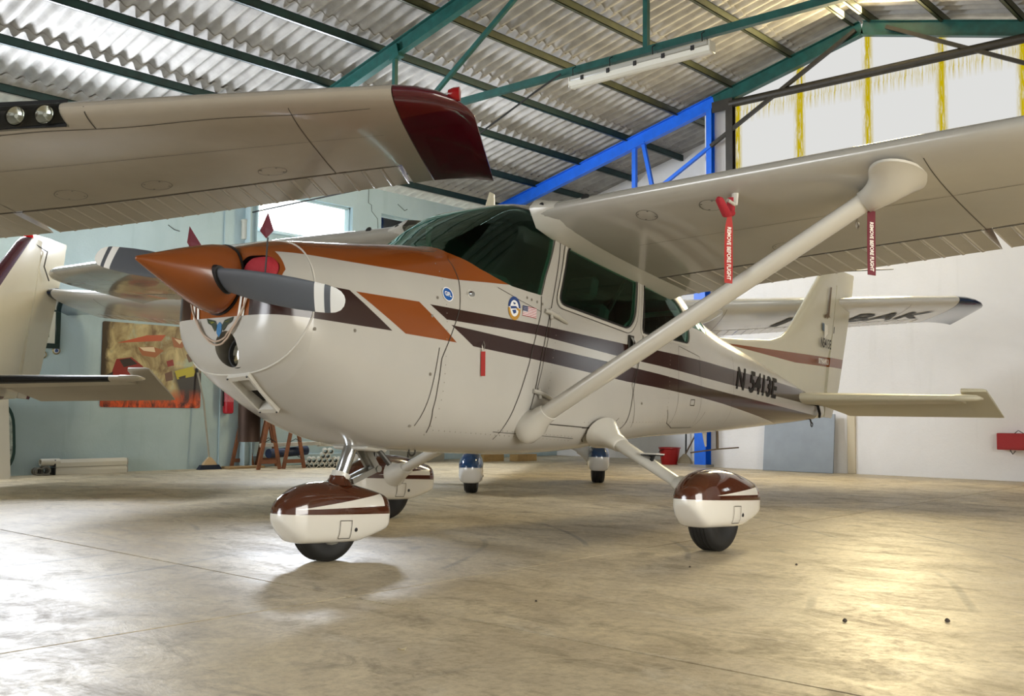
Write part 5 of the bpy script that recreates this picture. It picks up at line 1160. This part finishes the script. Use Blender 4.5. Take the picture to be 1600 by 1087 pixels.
# two white strip-light bodies on the floor by the wall
for k, (z, l) in enumerate(((0, 'lower long white strip-light body lying on the floor by the wall'), (.092, 'upper long white strip-light body stacked on the other by the wall'))):
    r = empty('strip_light', (2.30, YW-.12, z)); tag(r, l, 'light fitting', 'strip lights on the floor')
    MB().loft([[(x, y, zz) for y, zz in ((-.055, .0), (.055, .0), (.06, .05), (.04, .088), (-.04, .088), (-.06, .05))] for x in (-.38, .50)]).build('body', mat('aged white plastic', '#cfcabb', .45), r, smooth=0)
    MB().box(.50, .515, -.058, .058, .003, .086).build('end_cap', mat('grey end cap', '#9b978c', .5), r, bevel=.004)
    MB().box(-.40, -.38, -.058, .058, .003, .086).build('end_cap', M_black, r, bevel=.004)
for k, (x, z, rr, l) in enumerate(((1.80, 0, .052, 'grey pipe clamp on the floor, first at the end of the strip lights'), (1.72, 0, .045, 'grey pipe clamp on the floor, farther one from the strip lights'), (1.86, .105, .042, 'pale short pipe piece lying on the grey clamps by the strip lights'))):
    r = empty('pipe_clamp', (x, YW-.14, z+rr+.004)); tag(r, l, 'pipe fitting', 'pipe fittings by the strip lights')
    if k < 2:
        for y in (-.05, .0, .05): MB().lathe([(rr*.7, -.012), (rr, -.012), (rr, .012), (rr*.7, .012), (rr*.7, -.012)], 18, 'y', (0, y, 0), caps=False).build('ring', mat('grey cast clamp', '#77746b', .6), r)
        MB().beam((0, -.05, rr*.85), (0, .05, rr*.85), .02, .012).build('strap', mat('grey cast clamp', '#77746b', .6), r)
    else: MB().lathe([(.032, -.11), (.042, -.11), (.042, .11), (.032, .11), (.032, -.11)], 18, 'x', caps=False).build('tube', mat('aged white plastic', '#cfcabb', .45), r)
# left edge: white panel and an oval green-rimmed board leaning behind it
tag(MB().loft([[(x, y, z) for x, z in rounded([(-.46, 0), (.46, 0), (.46, .92), (-.46, .92)], .03)] for y in (0, .05)]).build('white_panel', mat('cream panel', '#c9c2b0', .6), M=Matrix.Translation((.815, 7.30, .0)) @ Matrix.Rotation(math.radians(-9), 4, 'X')), 'cream panel standing on the floor at the left edge, below the maroon-edged fin', 'panel')
r = empty('oval_board', (.96, 7.60, .02)); r.rotation_euler = (math.radians(-8), 0, 0); tag(r, 'oval grey leaf-patterned board with dark green rim, behind the cream panel', 'board')
ov = rounded([(-.5, 0), (.5, 0), (.5, .88), (-.5, .88)], .32, 8); ov2 = [(x*.93, .44+(z-.44)*.93) for x, z in ov]
MB().loft([[(x, y, z) for x, z in ov] for y in (0, .03)]).build('rim', mat('dark green rim', '#12362e', .35), r, smooth=30)
MB().loft([[(x, y, z) for x, z in ov2] for y in (-.004, .0)]).build('face', mat('leaf print', '#a8b0a4', .5, var=.7, vscale=16), r, smooth=0)
# trestles
M_wood = mat('red-brown timber', '#7d4a2a', .6, var=.3, vscale=10)
for x, l in ((4.50, 'wooden trestle by the teal wall, nearer the fire extinguisher'), (4.90, 'wooden trestle by the teal wall, nearer the stacked pipes')):
    r = empty('trestle', (x, 7.38, 0)); tag(r, l, 'trestle', 'wooden trestles')
    for y in (-.0, .62):
        for s in (-1, 1): MB().beam((s*.17, y-.3, 0), (s*.015, y-.3, .70), .045, .03, up=(0, 1, 0)).build('leg', M_wood, r, smooth=0)
        MB().beam((-.15, y-.3, .10), (.15, y-.3, .10), .02, .05).build('crossbar', M_wood, r, smooth=0)
        MB().tube([(-.085, y-.32, .36), (0, y-.33, .40), (.085, y-.32, .36)], .005, 6).build('spreader', M_black, r)
    MB().box(-.03, .03, -.36, .38, .68, .74).build('top_rail', M_wood, r, bevel=.004)
# stack of white plastic pipes, ends to the camera
M_pvc = mat('white plastic pipe', '#cfc9b9', .45); M_pvi = mat('pipe inside', '#8f897c', .7)
pr = .035; base = MB().lathe([(pr*.80, 0), (pr, 0), (pr, .62), (pr*.80, .62), (pr*.80, 0)], 18, 'y', caps=False); proto = None
ux, uy = .80, -.60                                # the row runs across the line of sight, pipe mouths to the front
word = ('first', 'second', 'third', 'fourth', 'fifth', 'sixth', 'seventh', 'eighth', 'ninth', 'tenth')
for lv, first_, n_ in ((0, 0, 10), (1, 0, 9), (2, 3, 2), (3, 3, 2)):
    for i in range(n_):
        q = (first_+i+.5*(lv % 2))*pr*2.06; z = pr+lv*pr*1.76
        lab = '%s white pipe from the trestles, %s row of the pipe stack' % (word[i], ('bottom', 'second', 'third', 'top')[lv])
        o = base.build('plastic_pipe', M_pvc) if proto is None else proto.copy()
        if proto is None: proto = o
        else: COL.objects.link(o)
        o.location = (5.13+ux*q+random.uniform(-.02, .02), 7.12+uy*q, z+.001); o.rotation_euler = (0, 0, -math.atan2(.60, .80)); tag(o, lab, 'pipe', 'stacked white pipes')
r = empty('tarpaulin_roll', (5.12, 7.38, .215)); tag(r, 'rolled dark blue tarpaulin lying on the pipes behind the trestles', 'tarpaulin')
B = MB(); rings = [[(x, .075*math.cos(t)*(1+.1*math.sin(9*x+t)), .065*math.sin(t)+.02*math.sin(3*x)) for t in frange(0, 2*PI*15/16, PI/8)] for x in frange(-.42, .21, .07)]
B.loft(rings); B.build('roll', mat('dark blue tarpaulin', '#15233f', .5, bump=.4, bscale=25), r)
MB().lathe([(.08, -.01), (.084, 0), (.08, .01)], 16, 'x', (.1, 0, 0), caps=False).build('strap', M_black, r)
for k, (p0, p1, l) in enumerate((((4.72, 7.62, .30), (5.36, 7.10, .335), 'upper long pale plank resting across the white pipes'), ((5.40, 7.22, .31), (6.3, 6.80, .315), 'long pale plank behind the chrome nose strut, resting on the white pipes'))):
    B = MB(); B.beam(p0, p1, .12, .05); tag(B.build('plank', mat('pale grey plank', '#b5afa0', .7, var=.25), bevel=.004), l, 'plank', 'planks on the pipes')
# low grey crate units by the wall behind the nose wheel
for k in range(3):
    x = 6.95+k*.40; r = empty('grey_crate', (x, 7.45, 0)); tag(r, ('grey crate by the wall behind the wheel spats, nearest the pipes', 'grey crate by the wall behind the wheel spats, middle of three', 'grey crate by the wall behind the wheel spats, farthest from the pipes')[k], 'crate', 'grey crates')
    B = MB(); B.box(-.18, .18, -.2, .2, 0, .03); B.box(-.18, .18, -.2, -.185, .03, .28); B.box(-.18, .18, .185, .2, .03, .28); B.box(-.18, -.165, -.185, .185, .03, .28); B.box(.165, .18, -.185, .185, .03, .28); B.build('body', mat('grey plastic crate', '#8b8a80', .6), r, smooth=0)
    MB().box(-.195, .195, -.215, .215, .27, .30).build('rim', mat('pale grey plastic', '#bdbbb0', .6), r, bevel=.004)
for k in range(2):
    tag(MB().box(-.24, .24, -.09, .09, 0, .11).build('timber_block', mat('raw pine timber', '#a88955', .7, var=.2), bevel=.006, M=Matrix.Translation((8.62+k*.52, 6.9-k*.26, 0))), ('pale timber block on the floor under the belly, nearer the nose', 'pale timber block on the floor under the belly, nearer the tail')[k], 'timber', 'timber blocks')
# recess: bucket and brooms
r = empty('bucket', (10.05, 4.42, 0)); tag(r, 'red plastic bucket on the floor by the blue post', 'bucket')
MB().lathe([(.12, 0), (.125, .01), (.16, .24), (.172, .25), (.172, .265), (.155, .265), (.115, .02), (.005, .02)], 32).build('pail', mat('red plastic', '#a31416', .35), r)
MB().tube([(.165*math.cos(t), .165*math.sin(t), .24-.06*math.sin(t)) for t in frange(0, PI, PI/12)], .005, 6).build('handle', M_black, r)
for (x, y, dx, l) in ((10.08, 4.16, .10, 'wooden-handled broom standing by the red bucket'),):
    r = empty('broom', (x, y, 0)); tag(r, l, 'broom')
    MB().tube([(0, 0, .15), (dx+1.1, 0, 1.35)], .012, 8).build('handle', mat('dark wooden handle', '#5a4632', .6), r)
    MB().loft([[(xx*k, yy*k, z) for xx, yy in ((-.03, -.12), (.03, -.12), (.03, .12), (-.03, .12))] for z, k in ((.02, 1.05), (.10, .75), (.17, .2))]).build('bristles', mat('straw bristles', '#8d8168', .9), r, smooth=0)
tag(MB().tube([(11.3, 4.9, 0.01), (11.34, 4.9, 1.5)], .014, 8).build('mop_pole', M_black), 'thin dark pole leaning on the recess wall behind the red bucket', 'pole')
tag(MB().tube([(11.36, 4.1, 1.3), (11.30, 4.05, .5), (11.28, 4.0, .15), (11.30, 3.92, .12), (11.34, 3.9, .3)], .006, 6).build('hanging_cable', M_black), 'thin cable dangling down the recess wall beside the blue post', 'cable')
# back wall: leaning grey board, red box
M = Matrix.Translation((9.62, 2.10, 0)) @ Matrix.Rotation(math.radians(6), 4, 'Y')
tag(MB().box(-.012, .012, -.53, .50, 0.002, .80).build('grey_board', mat('blue-grey sheet', '#8f979e', .45, var=.12, vscale=3), M=M, bevel=.003), 'blue-grey board leaning on the white wall under the tail', 'board')
r = empty('hose_box', (9.70, -.80, .48)); tag(r, 'red box mounted low on the white wall below the stabiliser tip', 'box')
MB().box(-.06, .09, -.30, .31, -.10, .10).build('case', mat('box red', '#a01c20', .4), r, bevel=.008)
MB().box(-.068, -.06, -.27, .28, -.08, .08).build('door', mat('box red', '#a01c20', .4), r, bevel=.003)
MB().tube([(-.07, .10, .10), (-.07, .06, .135), (-.07, .0, .10)], .005, 6).build('handle', M_black, r)
B = MB(); B.tube([(-.05, .16, -.10), (-.055, .13, -.15), (-.05, .10, -.11)], .006, 6); B.build('catch', M_black, r)
# stones and a dry leaf on the floor
rnd = random.Random(3)
for (x, y, s, l) in ((.395, -2.958, .0095, 'small dark pebble standing on the bare floor at the right'), (.129, -2.681, .009, 'flat dark pebble on the floor left of the standing one'), (1.35, -1.9, .006, 'tiny pebble on the floor right of the near wheel'), (.9, -1.55, .005, 'tiny pebble on the floor ahead of the near wheel'), (-.35, -1.60, .005, 'tiny pebble on the floor below the belly')):
    B = MB(); B.lathe([(.2*s, 0), (.9*s, .2*s), (s, .7*s), (.7*s, 1.3*s), (.1*s, 1.6*s)], 9, 'z', (0, 0, 0)); B.v = [(a*(1+rnd.uniform(-.2, .2)), b*(1+rnd.uniform(-.2, .2)), c_) for a, b, c_ in B.v]
    tag(B.build('pebble', mat('dark stone', '#3c3329', .8), M=Matrix.Translation((x, y, .0005))), l, 'pebble', 'pebbles on the floor')
B = MB(); B.loft([[(x, w, .004+h), (x, 0, .001+h), (x, -w, .004+h)] for x, w, h in ((-.02, .001, .012), (-.01, .008, .006), (.005, .010, .002), (.02, .001, .008))], caps=False, closed=False)
tag(B.build('dry_leaf', mat('dry pale leaf', '#cdbf9c', .8), M=Matrix.Translation((-1.306, -1.849, 0))), 'curled pale dry leaf on the floor in front', 'leaf')
